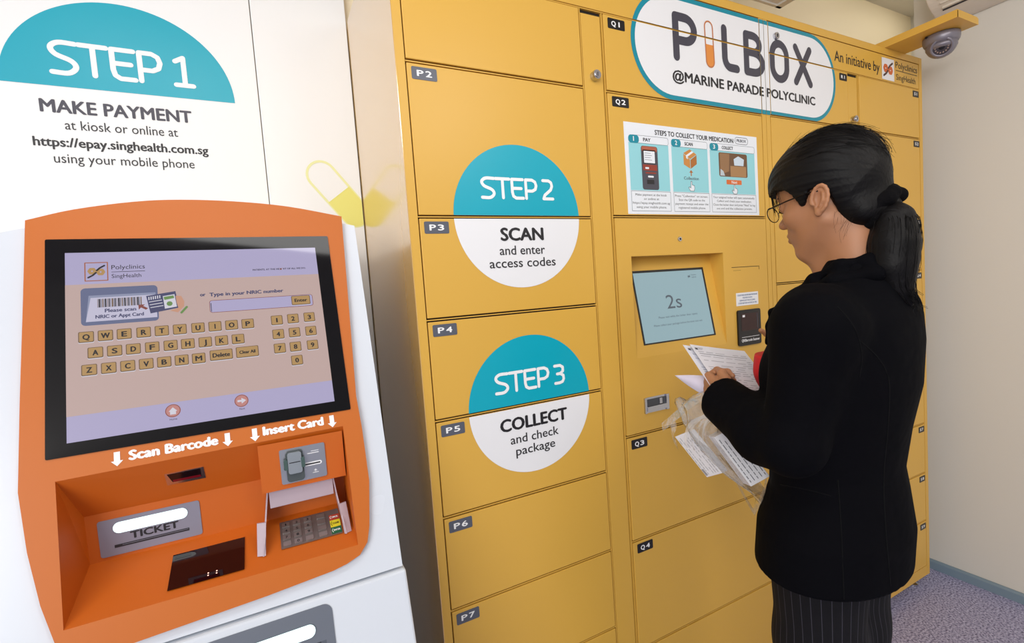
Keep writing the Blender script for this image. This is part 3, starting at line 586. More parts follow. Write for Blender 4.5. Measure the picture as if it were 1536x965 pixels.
# key pad shield
SH = mat('shield_lilac', (182, 166, 176), .4)
q = MB(); q.box(-.2505, -.147, -.1015, -.0985, 1.073, 1.0955, SH) if False else None
q = MB(lambda u, v, h: (u, -.1-h, v)); q.box(-.2505, -.1465, 1.0735, 1.1042, -.0015, .0015, SH); bar = q.build('shield_bar', ks, bevel=.0005)
for xt, xb, s in ((-.2515, -.2640, -1), (-.1465, -.1375, 1)):
    side = [(-.100, 1.104), (-.1015, 1.073), (-.118, 1.050), (-.136, 1.030), (-.1435, 1.0125), (-.078, 1.0362), (-.068, 1.045), (-.068, 1.104)]
    q = MB(); k = len(side); vv = []
    for off in (0, .0022*s):
        for a, c in side: vv.append((xt+(xb-xt)*(1.104-c)/(1.104-1.02)+off, a, c))
    q.add(vv, [tuple(range(k)), tuple(range(2*k-1, k-1, -1))]+[(i, k+i, k+(i+1) % k, (i+1) % k) for i in range(k)], SH)
    fl_ = [(xb+s*.0005-(xb-xt)*.45, -.117, 1.0575), (xb+s*.010-(xb-xt)*.1, -.113, 1.0575), (xb+s*.0115, -.139, 1.0130), (xb-s*.001, -.1435, 1.0130)]
    q.add(fl_+[(x, y+.003, z) for x, y, z in fl_], [(0, 1, 2, 3), (7, 6, 5, 4)]+[(i, 4+i, 4+(i+1) % 4, (i+1) % 4) for i in range(4)], SH)
    q.build('shield_wing', ks, fixn=True)
# card reader on the block
CMAP = lambda u, v, h: (u, -.110-h, v)
q = MB(CMAP); q.prism(rrect(-.2285, -.1552, 1.1135, 1.1745, .003, 3), 0, .002, mat('satin_steel', (190, 192, 198), .3, .9)); cr = q.build('card_reader', ks, bevel=.0005)
DG = mat('reader_grey', (74, 82, 84), .35); DGN = mat('reader_green_grey', (70, 92, 88), .3)
q = MB(CMAP); q.prism(rrect(-.2195, -.1915, 1.1165, 1.1705, .006), .002, .006, DG); q.prism(rrect(-.2165, -.1945, 1.1315, 1.1690, .004), .006, .010, mat('reader_silver', (176, 184, 188), .3, .7))
for x in (-.2200, -.1925): q.prism(rrect(x-.003, x+.003, 1.140, 1.158, .002), .006, .011, DGN)
q.box(-.2145, -.1965, 1.1505, 1.1520, .010, .0104, INK)
q.prism(rrect(-.2235, -.2165, 1.1385, 1.1430, .002), .002, .004, INK); q.prism(rrect(-.191, -.162, 1.1375, 1.1440, .003), .002, .0026, WHITEV); q.box(-.191, -.1645, 1.1395, 1.1420, .0026, .0030, INK)
q.build('card_slot', cr, bevel=.0004)
q = MB(CMAP); q.stroke([(-.184, 1.1595), (-.166, 1.1595)], .0014, .0023, WHITEV); q.stroke([(-.178, 1.1630), (-.166, 1.1630)], .001, .0023, WHITEV); q.build('engraving', cr); q = MB(CMAP); q.stroke([(-.178, 1.1240), (-.169, 1.1240)], .001, .0023, WHITEV); q.stroke([(-.1735, 1.1255), (-.1735, 1.1290)], .001, .0023, WHITEV); q.stroke([(-.1755, 1.1275), (-.1735, 1.1295), (-.1715, 1.1275)], .001, .0023, WHITEV); q.build('engraving', cr)
# lower grey outlet with lit bar
LG = mat('outlet_grey', (104, 110, 122), .45)
q = MB(KMAP); q.fill([rrect(-.457, -.1735, -.86, -.6315, .014), [(-.43, -.84), (-.187, -.84), (-.187, -.684), (-.43, -.684)]], -.0045, LG)
lo_ = rrect(-.457, -.1735, -.86, -.6315, .014); nn_ = len(lo_); q.add([(p[0], p[1], h) for h in (-.0045, -.0062) for p in lo_], [(i, nn_+i, nn_+(i+1) % nn_, (i+1) % nn_) for i in range(nn_)], LG)
q.poly([(-.43, -.84), (-.187, -.84), (-.187, -.684), (-.43, -.684)], -.0056, mat('outlet_dark', (52, 56, 64), .5))
q.box(-.195, -.187, -.84, -.684, -.0056, -.0045, mat('outlet_lip', (84, 90, 102), .5))
ou = q.build('outlet_panel', ks)
q = MB(KMAP); q.prism(rrect(-.425, -.2015, -.6735, -.6535, .0098), -.0045, -.0025, LSL, LIT); q.build('light_bar', ou, bevel=.0006)

# ------------------------------------------------------------------ camera shelf, dome camera, air conditioner
sh = thing('camera_shelf', 'narrow golden shelf jutting out from the top of the lockers', 'shelf', (2.06, -.1, ZT))
q = MB(); q.box(1.983, 2.135, -.218, .20, ZT+.0004, ZT+.0275, GOLD); q.build('shelf_board', sh, bevel=.001)
q = MB(); q.box(1.9815, 1.983, -.2195, .20, ZT+.0004, ZT+.0225, GOLD); q.box(1.9815, 2.1365, -.2195, -.218, ZT+.0004, ZT+.0225, GOLD); q.build('edge_strip', sh)
GU = mat('gunmetal', (128, 124, 134), .35, .3); cc_ = Vector((2.092, -.130, ZT))
dc = thing('dome_camera', 'grey dome security camera hanging under the golden shelf', 'security camera', cc_)
q = MB(); q.lathe([(0, -.0006), (.052, -.0006), (.0545, -.004), (.0545, -.016), (.052, -.026), (.047, -.034), (0, -.034)][::-1], cc_, GU); q.build('base', dc, smooth=True)
ctr = cc_+Vector((0, 0, -.034)); aim = (Vector((-.2, -1.1, .75))-ctr).normalized()
q = MB(); q.lathe([(0, -.034), (.044, -.034), (.0465, -.040), (.0455, -.046), (.040, -.052), (0, -.052)][::-1], cc_, GU); q.build('collar', dc, smooth=True)
qt = aim.to_track_quat('Z', 'Y')
def AM(u, v, h): return tuple(ctr+qt @ Vector((u, v, h)))
q = MB(AM); q.lathe([(.046*math.cos(t), .046*math.sin(t)) for t in [math.radians(-30+83*i/14) for i in range(15)]], (0, 0, 0), GU); q.build('ball', dc, smooth=True)
q = MB(AM); q.lathe([(.0335, .0300), (.0350, .0345), (.0330, .0380), (.0270, .0392), (.0255, .036)], (0, 0, 0), GU); q.build('hood', dc, smooth=True)
q = MB(AM); q.lathe([(0, .0368), (.0262, .0366)], (0, 0, 0), mat('lens_plate', (62, 56, 60), .2)); lp = q.build('lens', dc)
q = MB(AM); q.lathe([(0, .0405), (.006, .0400), (.0085, .037)], (0, 0, 0), BLACKTAG, n=18)
for i in range(14): a = i*2*math.pi/14; q.lathe([(0, .0385), (.0022, .0382), (.003, .0368)], (.0185*math.cos(a), .0185*math.sin(a), 0), mat('led_clear', (150, 130, 120), .2), n=8)
q.build('infrared_lights', lp)
q = MB(); q.tube([(2.040, -.105, ZT-.0045), (2.050, -.107, ZT-.0045), (2.062, -.110, ZT-.008)], .004, INK); q.build('cable', dc)
ac = thing('air_conditioner', 'white wall air conditioner high above the golden shelf', 'air conditioner', (2.405, -.45, 2.40))
ACW = mat('ac_plastic', (226, 218, 206), .4); prof = catmull([(2.4070, 2.394), (2.378, 2.397), (2.318, 2.414), (2.270, 2.442), (2.242, 2.480), (2.226, 2.546), (2.224, 2.64), (2.240, 2.68)], 4)+[(2.4070, 2.69)]
q = MB(); k = len(prof); Y0, Y1 = -.020, -.86
q.add([(a, y, c) for y in (Y0, Y1) for a, c in prof], [tuple(range(k)), tuple(range(2*k-1, k-1, -1))]+[(i, k+i, k+(i+1) % k, (i+1) % k) for i in range(k)], ACW); q.build('housing', ac, bevel=.004, fixn=True)
q = MB(); q.add([(2.3035, -.055, 2.4190), (2.2500, -.055, 2.4640), (2.2500, -.83, 2.4640), (2.3035, -.83, 2.4190)], [(0, 1, 2, 3)], mat('ac_outlet', (60, 60, 66), .5)); q.build('air_outlet', ac)
for i in range(3):
    x, z = 2.295-.0160*i, 2.4230+.0142*i
    q = MB(); q.add([(x, -.060, z), (x-.009, -.060, z+.009), (x-.012, -.060, z-.001), (x, -.825, z), (x-.009, -.825, z+.009), (x-.012, -.825, z-.001)], [(0, 1, 2), (5, 4, 3), (0, 3, 4, 1), (1, 4, 5, 2), (2, 5, 3, 0)], ACW); q.build('louvre', ac, fixn=True)

# ------------------------------------------------------------------ signed distance modelling (smooth unions, surface nets)
class Field:
    def __init__(s, lo, hi, h):
        s.lo = np.array(lo, float); s.h = h; s.n = np.ceil((np.array(hi)-s.lo)/h).astype(int)+1
        s.ax = [(s.lo[i]+h*np.arange(s.n[i])).astype(np.float32) for i in range(3)]; s.d = np.full(s.n, 1.0, np.float32)
    def sub_(s, lo, hi):
        i0 = [int(max(0, np.floor((lo[i]-s.lo[i])/s.h))) for i in range(3)]; i1 = [int(min(s.n[i], np.ceil((hi[i]-s.lo[i])/s.h)+1)) for i in range(3)]
        sl = tuple(slice(a, max(a, b)) for a, b in zip(i0, i1)); X, Y, Z = np.meshgrid(*[s.ax[i][sl[i]] for i in range(3)], indexing='ij', sparse=True); return sl, X, Y, Z
    def op(s, lo, hi, fn, k, mode):
        mg = max(k*1.2, .004)+s.h*3
        if mode == 'all': lo, hi = s.lo, s.lo+s.n*s.h
        sl, X, Y, Z = s.sub_(np.array(lo)-mg, np.array(hi)+mg)
        if 0 in s.d[sl].shape: return
        e = np.broadcast_to(fn(X, Y, Z), s.d[sl].shape).astype(np.float32); d = s.d[sl]
        if mode in ('add', 'all'):
            hh = np.maximum(k-np.abs(d-e), 0)/max(k, 1e-6); s.d[sl] = np.minimum(d, e)-hh*hh*k*.25
        elif mode == 'cut':
            hh = np.maximum(k-np.abs(-e-d), 0)/max(k, 1e-6); s.d[sl] = np.maximum(d, -e)+hh*hh*k*.25
    def ell(s, c, r, k=.01, mode='add', rot=None):
        c = np.array(c, float); r = np.array(r, float)
        def fn(X, Y, Z):
            p = [X-c[0], Y-c[1], Z-c[2]]
            if rot is not None: p = [sum(rot[i][j]*p[j] for j in range(3)) for i in range(3)]
            k0 = np.sqrt(sum((p[i]/r[i])**2 for i in range(3))); k1 = np.sqrt(sum((p[i]/r[i]**2)**2 for i in range(3)))+1e-6
            return k0*(k0-1)/k1
        m_ = r.max() if rot is not None else r
        s.op(c-m_, c+m_, fn, k, mode)
    def rc(s, a, b, ra, rb, k=.01, mode='add'):
        a = np.array(a, float); b = np.array(b, float); ab = b-a; L = float(ab@ab)+1e-9; m_ = max(ra, rb)
        def fn(X, Y, Z):
            t = np.clip(((X-a[0])*ab[0]+(Y-a[1])*ab[1]+(Z-a[2])*ab[2])/L, 0, 1)
            return np.sqrt((X-a[0]-ab[0]*t)**2+(Y-a[1]-ab[1]*t)**2+(Z-a[2]-ab[2]*t)**2)-(ra+(rb-ra)*t)
        s.op(np.minimum(a, b)-m_, np.maximum(a, b)+m_, fn, k, mode)
    def chain(s, pts, rs, k=.008, mode='add'):
        for (a, b), (r0, r1) in zip(zip(pts[:-1], pts[1:]), zip(rs[:-1], rs[1:])): s.rc(a, b, r0, r1, k, mode)
    def mesh(s):
        d = s.d.copy(); d[0] = d[-1] = 1; d[:, 0] = d[:, -1] = 1; d[:, :, 0] = d[:, :, -1] = 1
        sg = d < 0; c = np.zeros(tuple(s.n-1), np.int8)
        for i in (0, 1):
            for j in (0, 1):
                for k in (0, 1): c += sg[i:s.n[0]-1+i, j:s.n[1]-1+j, k:s.n[2]-1+k]
        act = np.argwhere((c > 0) & (c < 8)); idx = np.full(c.shape, -1, np.int32); idx[tuple(act.T)] = np.arange(len(act))
        acc = np.zeros((len(act), 3)); cnt = np.zeros(len(act))
        cor = [(i, j, k) for i in (0, 1) for j in (0, 1) for k in (0, 1)]
        for p in cor:
            for ax in range(3):
                if p[ax]: continue
                q = list(p); q[ax] = 1
                dp = d[tuple((act+p).T)]; dq = d[tuple((act+q).T)]; m_ = (dp < 0) != (dq < 0)
                t = np.where(m_, dp/np.where(m_, dp-dq, 1), 0); pos = np.array(p)+np.zeros((len(act), 3)); pos[:, ax] += t
                acc += pos*m_[:, None]; cnt += m_
        v = (act+acc/cnt[:, None])*s.h+s.lo; fs = []
        for ax in range(3):
            b, cx = (ax+1) % 3, (ax+2) % 3
            sh = [slice(0, s.n[i]) for i in range(3)]; s0 = list(sh); s1 = list(sh); s0[ax] = slice(0, -1); s1[ax] = slice(1, None)
            A, B = sg[tuple(s0)], sg[tuple(s1)]; e = np.argwhere(A != B); inside = A[tuple(e.T)]
            ok = (e[:, b] > 0) & (e[:, cx] > 0) & (e[:, b] < s.n[b]-1) & (e[:, cx] < s.n[cx]-1); e = e[ok]; inside = inside[ok]
            def g(db, dc): q = e.copy(); q[:, b] -= db; q[:, cx] -= dc; return idx[tuple(q.T)]
            quad = np.stack([g(1, 1), g(0, 1), g(0, 0), g(1, 0)], 1); quad[~inside] = quad[~inside][:, ::-1]; fs.append(quad)
        return v, np.concatenate(fs)
def np_obj(name, parts, m, parent, smooth_it=0, label=None):
    vs = np.concatenate([p[0] for p in parts]); o_ = 0; fs = []
    for v, f in parts: fs.append(f+o_); o_ += len(v)
    fs = np.concatenate(fs); me = bpy.data.meshes.new(name)
    me.vertices.add(len(vs)); me.vertices.foreach_set('co', vs.astype(np.float32).ravel()); me.loops.add(fs.size); me.loops.foreach_set('vertex_index', fs.astype(np.int32).ravel())
    me.polygons.add(len(fs)); me.polygons.foreach_set('loop_start', np.arange(0, fs.size, 4, dtype=np.int32)); me.polygons.foreach_set('use_smooth', np.ones(len(fs), bool))
    me.materials.append(m); me.update(calc_edges=True); me.validate()
    o = bpy.data.objects.new(name, me); COL.objects.link(o); o.parent = parent
    if smooth_it: md = o.modifiers.new('smooth', 'SMOOTH'); md.factor = .5; md.iterations = smooth_it
    if label: o['label'] = label
    return o

# ------------------------------------------------------------------ the woman at the terminal (own frame: +x forward, +y her left, z up)
ORG = Vector((.751, -.478, 0)); ANG = math.radians(99.33)
CA, SA = math.cos(ANG), math.sin(ANG)
LW = lambda a, b, z: (ORG.x+CA*a-SA*b, ORG.y+SA*a+CA*b, z)
pe = bpy.data.objects.new('person', None); COL.objects.link(pe); pe.location = ORG; pe.rotation_euler = (0, 0, ANG)
pe['label'] = 'woman in black suit and glasses with a ponytail, reading papers at the lockers'; pe['category'] = 'person'
def skin_mat():
    M = mat('skin', (172, 119, 84), .5, bump=(900, .05, .0003)); b = M.node_tree.nodes['Principled BSDF']
    b.inputs['Subsurface Weight'].default_value = .12; b.inputs['Subsurface Radius'].default_value = (.008, .003, .0015); b.inputs['Subsurface Scale'].default_value = .6
    return M
SKIN = skin_mat()
CLOTH = mat('black_suiting', (6, 6, 10), .85, bump=(9, .35, .03), spec=.07)
CLOTH2 = mat('black_suiting_seam', (8, 8, 10), .9, spec=.15)
# head frame -> person frame
HS = .92; PIT = math.radians(9); YAW = math.radians(-5); HC = np.array([-.002, 0, 1.553])
Ry = np.array([[math.cos(PIT), 0, math.sin(PIT)], [0, 1, 0], [-math.sin(PIT), 0, math.cos(PIT)]]); Rz = np.array([[math.cos(YAW), -math.sin(YAW), 0], [math.sin(YAW), math.cos(YAW), 0], [0, 0, 1]])
HM = Rz @ Ry
def H2L(v): return (np.asarray(v, float)*HS) @ HM.T+HC
def L2H(p): return ((np.asarray(p, float)-HC) @ HM)/HS
Fh = Field((-.135, -.11, -.27), (.14, .11, .15), .0023)
Fh.ell((-.004, 0, .038), (.088, .074, .082), .01); Fh.ell((.028, 0, -.030), (.060, .059, .080), .03); Fh.ell((.052, 0, .045), (.044, .057, .052), .02)
for sy in (-1, 1):
    Fh.rc((.0, sy*.050, -.045), (.058, sy*.020, -.098), .018, .015, .03); Fh.ell((.055, sy*.041, -.022), (.026, .020, .022), .02)
Fh.ell((.070, 0, -.098), (.017, .021, .014), .02); Fh.ell((.071, 0, -.056), (.024, .028, .028), .02)
Fh.rc((.083, -.028, .027), (.083, .028, .027), .010, .010, .014)
Fh.rc((.088, 0, .012), (.102, 0, -.022), .006, .0085, .010); Fh.ell((.106, 0, -.026), (.0105, .0105, .0095), .008)
for sy in (-1, 1):
    Fh.ell((.097, sy*.012, -.030), (.010, .007, .0075), .006); Fh.ell((.098, sy*.031, .006), (.013, .018, .010), .014, 'cut'); Fh.ell((.079, sy*.031, .005), (.0135, .0150, .0120), .004)
    Fh.rc((.0915, sy*.019, .0005), (.0875, sy*.041, .000), .0018, .0016, .002, 'cut'); Fh.ell((.103, sy*.006, -.0375), (.004, .0028, .0025), .003, 'cut')
for sy in (-1, 1):
    Fh.rc((.0970, 0, -.0530), (.0870, sy*.021, -.0570), .0058, .0030, .005); Fh.rc((.0955, 0, -.0640), (.0860, sy*.019, -.0600), .0064, .0030, .005)
    Fh.rc((.1035, 0, -.0585), (.091, sy*.024, -.0585), .0012, .0010, .003, 'cut')
for sy in (-1, 1):   # ears
    rt_ = np.array([[math.cos(.25), 0, math.sin(.25)], [0, 1, 0], [-math.sin(.25), 0, math.cos(.25)]])
    Fh.ell((-.012, sy*.0735, -.011), (.0155, .007, .0265), .006, rot=rt_); Fh.ell((-.009, sy*.0805, -.011), (.0095, .0065, .0175), .003, 'cut', rot=rt_)
    hx = [(-.012+.0155*math.cos(t)-.006*math.sin(t)*.9, sy*.0785, -.010+.0255*math.sin(t)) for t in np.linspace(-.2, 4.3, 12)]
    Fh.chain(hx, [.0036]*12, .002); Fh.ell((-.0045, sy*.0765, -.0345), (.0075, .0045, .0085), .004); Fh.rc((.002, sy*.0775, -.013), (.000, sy*.0785, -.019), .0035, .003, .002)
    Fh.chain([(-.020, sy*.079, -.002), (-.018, sy*.0795, -.015), (-.010, sy*.0795, -.024)], [.0026, .003, .0026], .003)
n0, n1 = L2H((-.030, 0, 1.50)), L2H((-.048, 0, 1.335)); Fh.rc(n0, n1, .0500, .0560, .03); Fh.rc(L2H((.020, 0, 1.455)), L2H((.0, 0, 1.36)), .022, .026, .03)
hv, hf = Fh.mesh(); head = (H2L(hv), hf)
def hand(W, X, Z, chains, palm_y=(.027, .009, -.010, -.027), s=.95):
    """hand frame: X to the knuckles, Z out of the palm, Y = Z x X (thumb side on a left hand)"""
    X = np.array(X, float); X /= np.linalg.norm(X); Z = np.array(Z, float); Z -= X*(Z@X); Z /= np.linalg.norm(Z); Y = np.cross(Z, X); W = np.array(W, float)
    F = Field((-.085, -.065, -.045), (.20, .075, .10), .0019)
    F.rc((-.045, 0, 0), (-.01, 0, 0), .025, .0245, .01); F.rc((-.01, .010, 0), (.01, .012, 0), .020, .018, .012); F.rc((-.01, -.010, 0), (.01, -.010, 0), .020, .018, .012)
    for i, y in enumerate(palm_y): F.rc((.005, y*.6, 0), (.080-(.004 if i == 3 else .002 if i == 0 else 0), y, -.003), .0150, .0112, .012)
    for (y0, lens, angs, r0) in chains['f']:
        p = np.array((.080, y0, -.003)); a = 0; pts = [p]
        for L_, an in zip(lens, angs): a += math.radians(an); p = p+np.array((math.cos(a)*L_, 0, math.sin(a)*L_)); pts.append(p)
        F.chain(pts, [r0, r0*.93, r0*.85, r0*.72], .004)
        for q in pts[1:3]: F.ell(q, (r0*1.03,)*3, .003)
    F.ell((.022, .020, .008), (.026, .014, .013), .010); F.chain(chains['t'], [.0135, .0112, .0102, .0080], .007)
    v, f = F.mesh(); v = v*s; return W+v[:, :1]*X+v[:, 1:2]*Y+v[:, 2:]*Z, f
LWr = (.158, .114, 1.158)
lh = hand(LWr, (.84, -.44, .30), (-.25, -.92, .16), {'f': [(.027, (.036, .024, .020), (62, 72, 44), .0090), (.009, (.040, .027, .021), (54, 70, 46), .0093), (-.010, (.037, .025, .020), (60, 74, 46), .0088), (-.027, (.030, .020, .018), (64, 74, 46), .0078)],
     't': [(.010, .022, .006), (.034, .036, .013), (.058, .041, .018), (.078, .038, .022)]}, s=.9)
def flip(v): v = v.copy(); v[:, 1] *= -1; return v
# right hand is built as a left one in the mirrored frame, then mirrored back
rh = hand((.128, .214, 1.178), (.72, -.50, .55), (-.3, -.75, .25), {'f': [(.027, (.041, .025, .021), (6, 10, 8), .0088), (.009, (.044, .028, .021), (52, 80, 50), .0092), (-.010, (.041, .026, .020), (58, 84, 50), .0088), (-.027, (.032, .020, .018), (62, 84, 50), .0078)],
     't': [(.010, .026, .006), (.036, .040, .022), (.060, .030, .034), (.078, .012, .038)]}, s=.9)
rh = (flip(rh[0]), rh[1][:, ::-1])
Fb = Field((-.2, -.30, -.01), (.26, .30, 1.45), .0075)      # body under the clothes
TZ = [.77, .85, .92, 1.0, 1.04, 1.12, 1.2, 1.28, 1.33, 1.37, 1.405, 1.435]
TC = [.020, .017, .012, .004, .006, .002, -.010, -.018, -.026, -.032, -.040, -.046]
TA = [.118, .126, .126, .110, .106, .113, .117, .113, .102, .082, .060, .052]
TB = [.185, .182, .175, .150, .148, .158, .168, .172, .165, .132, .078, .058]
def torso(F, off, z0, z1, k=.02):
    def fn(X, Y, Z):
        zz = Z.ravel(); ca = np.interp(zz, TZ, TC).reshape(Z.shape); ra = np.interp(zz, TZ, TA).reshape(Z.shape)+off; rb = np.interp(zz, TZ, TB).reshape(Z.shape)+off
        q = np.sqrt(((X-ca)/ra)**2+(Y/rb)**2); d = (q-1)*np.minimum(ra, rb)*.9
        return np.maximum(d, np.maximum(Z-z1, z0-Z))
    F.op((-.25, -.3, z0), (.3, .3, z1), fn, k, 'add')
AL = [(-.022, .150, 1.335), (.000, .192, 1.118), LWr]; AR = [(-.022, -.150, 1.335), (.015, -.245, 1.075), (.138, -.212, 1.205)]
LEG = lambda sy: [(.016, sy*.070, .86), (.022, sy*.064, .48), (-.005, sy*.075, .085)]
torso(Fb, -.018, .96, 1.41); Fb.ell((.012, 0, .92), (.085, .125, .09), .03)
for arm in (AL, AR): Fb.chain(arm, [.040, .034, .024], .02)
for sy in (-1, 1): Fb.chain(LEG(sy), [.072, .052, .034], .03); Fb.rc((-.02, sy*.076, .04), (.13, sy*.085, .03), .032, .024, .02)
body = np_obj('body', [head, lh, rh, Fb.mesh()], SKIN, pe, smooth_it=1)
# jacket
J = Field((-.22, -.34, .82), (.30, .30, 1.47), .0042)
torso(J, 0, .842, 1.435, .02)
for sy in (-1, 1): J.ell((.052, sy*.066, 1.220), (.050, .058, .058), .04)
J.chain([(-.020, .140, 1.340), (-.028, .160, 1.325), (.002, .193, 1.120)], [.052, .060, .046], .035); J.chain([(.002, .193, 1.120), (.060, .165, 1.122), (.170, .112, 1.158)], [.053, .055, .0500], .02)
J.chain([(-.020, -.140, 1.340), (-.026, -.160, 1.325), (.015, -.245, 1.075)], [.052, .058, .050], .035); J.chain([(.015, -.245, 1.075), (.070, -.23, 1.13), (.135, -.210, 1.200)], [.050, .050, .046], .02)
# open cuffs and flat hem
for arm, rr_, e_ in ((AL, .042, (.176, .110, 1.1595)), (AR, .039, (.142, -.2085, 1.207))):
    a_ = np.array(arm[1]); e_ = np.array(e_); u_ = (e_-a_)/np.linalg.norm(e_-a_)
    J.op(e_-.07, e_+.09, (lambda u_, e_: lambda X, Y, Z: np.maximum(-((X-e_[0])*u_[0]+(Y-e_[1])*u_[1]+(Z-e_[2])*u_[2]), np.sqrt((X-e_[0]-u_[0]*.03)**2+(Y-e_[1]-u_[1]*.03)**2+(Z-e_[2]-u_[2]*.03)**2)-.085))(u_, e_), .002, 'cut')
    J.rc(e_-u_*.055, e_+u_*.05, rr_-.004, rr_, .003, 'cut')
J.op((-.2, -.3, .82), (.3, .3, .855), lambda X, Y, Z: np.maximum(np.sqrt(((X-.017)/.118)**2+(Y/.170)**2)-1, Z-.855)*.1, .002, 'cut')
jk = np_obj('jacket', [J.mesh()], CLOTH, pe, smooth_it=2, label='black tailored jacket')
# seams, laid on the cloth
from mathutils.bvhtree import BVHTree
bv = BVHTree.FromPolygons([tuple(v.co) for v in jk.data.vertices], [tuple(p.vertices) for p in jk.data.polygons])
for nm_, pl_ in (('armhole', [(-0.052, 0.13, 1.355), (-0.07, 0.13, 1.33), (-0.081, 0.13, 1.303), (-0.085, 0.13, 1.269), (-0.081, 0.13, 1.237)]),
('princess', [(-0.082, 0.13, 1.299), (-0.106, 0.13, 1.273), (-0.119, 0.13, 1.245), (-0.121, 0.13, 1.212), (-0.117, 0.13, 1.147), (-0.111, 0.13, 1.074), (-0.112, 0.13, 0.994), (-0.117, 0.13, 0.895)]),
('side', [(-0.049, 0.14, 1.057), (-0.052, 0.14, 0.964), (-0.053, 0.14, 0.845)]),
('pocket', [(0.047, 0.14, 1.021), (0.001, 0.14, 1.025), (-0.038, 0.14, 1.025)]),
):
    P = []; eye = Vector((-.38, 1.044, 1.42))
    for p in catmull(pl_, 6):
        hit = bv.ray_cast(eye, (Vector(p)-eye).normalized())
        if hit[0] is not None: P.append(tuple(hit[0]-hit[1]*.0002))
    q = MB(); q.tube(P, .0011, CLOTH2, n=5, raw=True); o = q.build(nm_+'_seam', smooth=True); o.parent = jk
# collar and lapels
Cc = Field((-.16, -.14, 1.0), (.20, .14, 1.47), .0034)
for sy in (-1, 1):
    Cc.chain([(-.100, 0, 1.405), (-.082, sy*.055, 1.405), (-.030, sy*.086, 1.395), (.025, sy*.076, 1.370), (.068, sy*.056, 1.352)], [.013, .013, .012, .011, .010], .012)
    Cc.chain([(-.086, 0, 1.432), (-.074, sy*.045, 1.432), (-.035, sy*.068, 1.425), (.010, sy*.064, 1.402), (.050, sy*.046, 1.372)], [.006, .006, .006, .006, .006], .02)
    Cc.chain([(.068, sy*.056, 1.352), (.094, sy*.050, 1.340), (.100, sy*.044, 1.310), (.112, sy*.034, 1.275)], [.008, .004, .007, .005], .014)
    Cc.chain([(.045, sy*.040, 1.372), (.085, sy*.022, 1.30), (.104, sy*.014, 1.27)], [.008, .008, .006], .03)
np_obj('collar', [Cc.mesh()], CLOTH, jk, smooth_it=1, label='jacket collar with notched lapels')
# trousers with pinstripes
PM = bpy.data.materials.new('pinstripe'); PM.use_nodes = True; nt = PM.node_tree; pb = nt.nodes['Principled BSDF']; pb.inputs['Roughness'].default_value = .85; pb.inputs['Specular IOR Level'].default_value = .25
tc = nt.nodes.new('ShaderNodeTexCoord'); sx_ = nt.nodes.new('ShaderNodeSeparateXYZ'); nt.links.new(tc.outputs['Object'], sx_.inputs[0])
def mth(op, a, b=None):
    nd = nt.nodes.new('ShaderNodeMath'); nd.operation = op
    for i, x in enumerate((a, b)):
        if x is None: continue
        if hasattr(x, 'is_linked'): nt.links.new(x, nd.inputs[i])
        else: nd.inputs[i].default_value = x
    return nd.outputs[0]
an = mth('ARCTAN2', sx_.outputs[1], mth('SUBTRACT', sx_.outputs[0], .03)); fr = mth('FRACT', mth('MULTIPLY', an, 9.0)); ln = mth('LESS_THAN', fr, .07)
mx = nt.nodes.new('ShaderNodeMix'); mx.data_type = 'RGBA'; mx.inputs['A'].default_value = rgb((15, 14, 18)); mx.inputs['B'].default_value = rgb((58, 56, 64)); nt.links.new(ln, mx.inputs['Factor']); nt.links.new(mx.outputs['Result'], pb.inputs['Base Color'])
Tr = Field((-.14, -.22, .03), (.22, .22, .98), .0065)
Tr.ell((.014, 0, .90), (.104, .150, .10), .03)
for sy in (-1, 1): Tr.chain([(.016, sy*.068, .86), (.022, sy*.060, .68), (.022, sy*.064, .48), (.0, sy*.074, .05)], [.084, .074, .068, .062], .035)
np_obj('trousers', [Tr.mesh()], PM, pe, smooth_it=2, label='black pinstriped trousers')
SHM = mat('shoe_leather', (18, 17, 18), .3)
for sy in (-1, 1):
    S_ = Field((-.10, sy*.08-.07, -.005), (.20, sy*.08+.07, .12), .004); S_.rc((-.03, sy*.077, .038), (.13, sy*.086, .030), .036, .030, .02); S_.ell((.06, sy*.082, .052), (.07, .034, .030), .02); S_.rc((-.035, sy*.077, .012), (-.03, sy*.077, .03), .026, .030, .01)
    S_.op((-.2, -.3, -.05), (.3, .3, .0), lambda X, Y, Z: Z+0*X+0*Y, .001, 'cut'); np_obj('shoe', [S_.mesh()], SHM, pe)
# red top showing between the lapels
REDT = mat('red_cloth', (206, 30, 36), .7, bump=(600, .1, .0004))
Rb = Field((.03, -.08, 1.12), (.17, .09, 1.30), .003)
torso_pts = [((.118, .004, 1.245), .016), ((.118, .004, 1.205), .018), ((.118, .0, 1.165), .014)]
Rb.chain([p for p, r in torso_pts], [r for p, r in torso_pts], .01); Rb.chain([(.104, .056, 1.250), (.106, .052, 1.215), (.112, .034, 1.165)], [.020, .018, .010], .03); Rb.chain([(.118, .03, 1.245), (.116, .03, 1.20)], [.018, .014], .03)
Rb.op((.0, -.2, 1.252), (.3, .2, 1.4), lambda X, Y, Z: 1.252-Z+0*X+0*Y, .002, 'cut')
np_obj('red_top', [Rb.mesh()], REDT, pe, label='red top in the jacket opening')
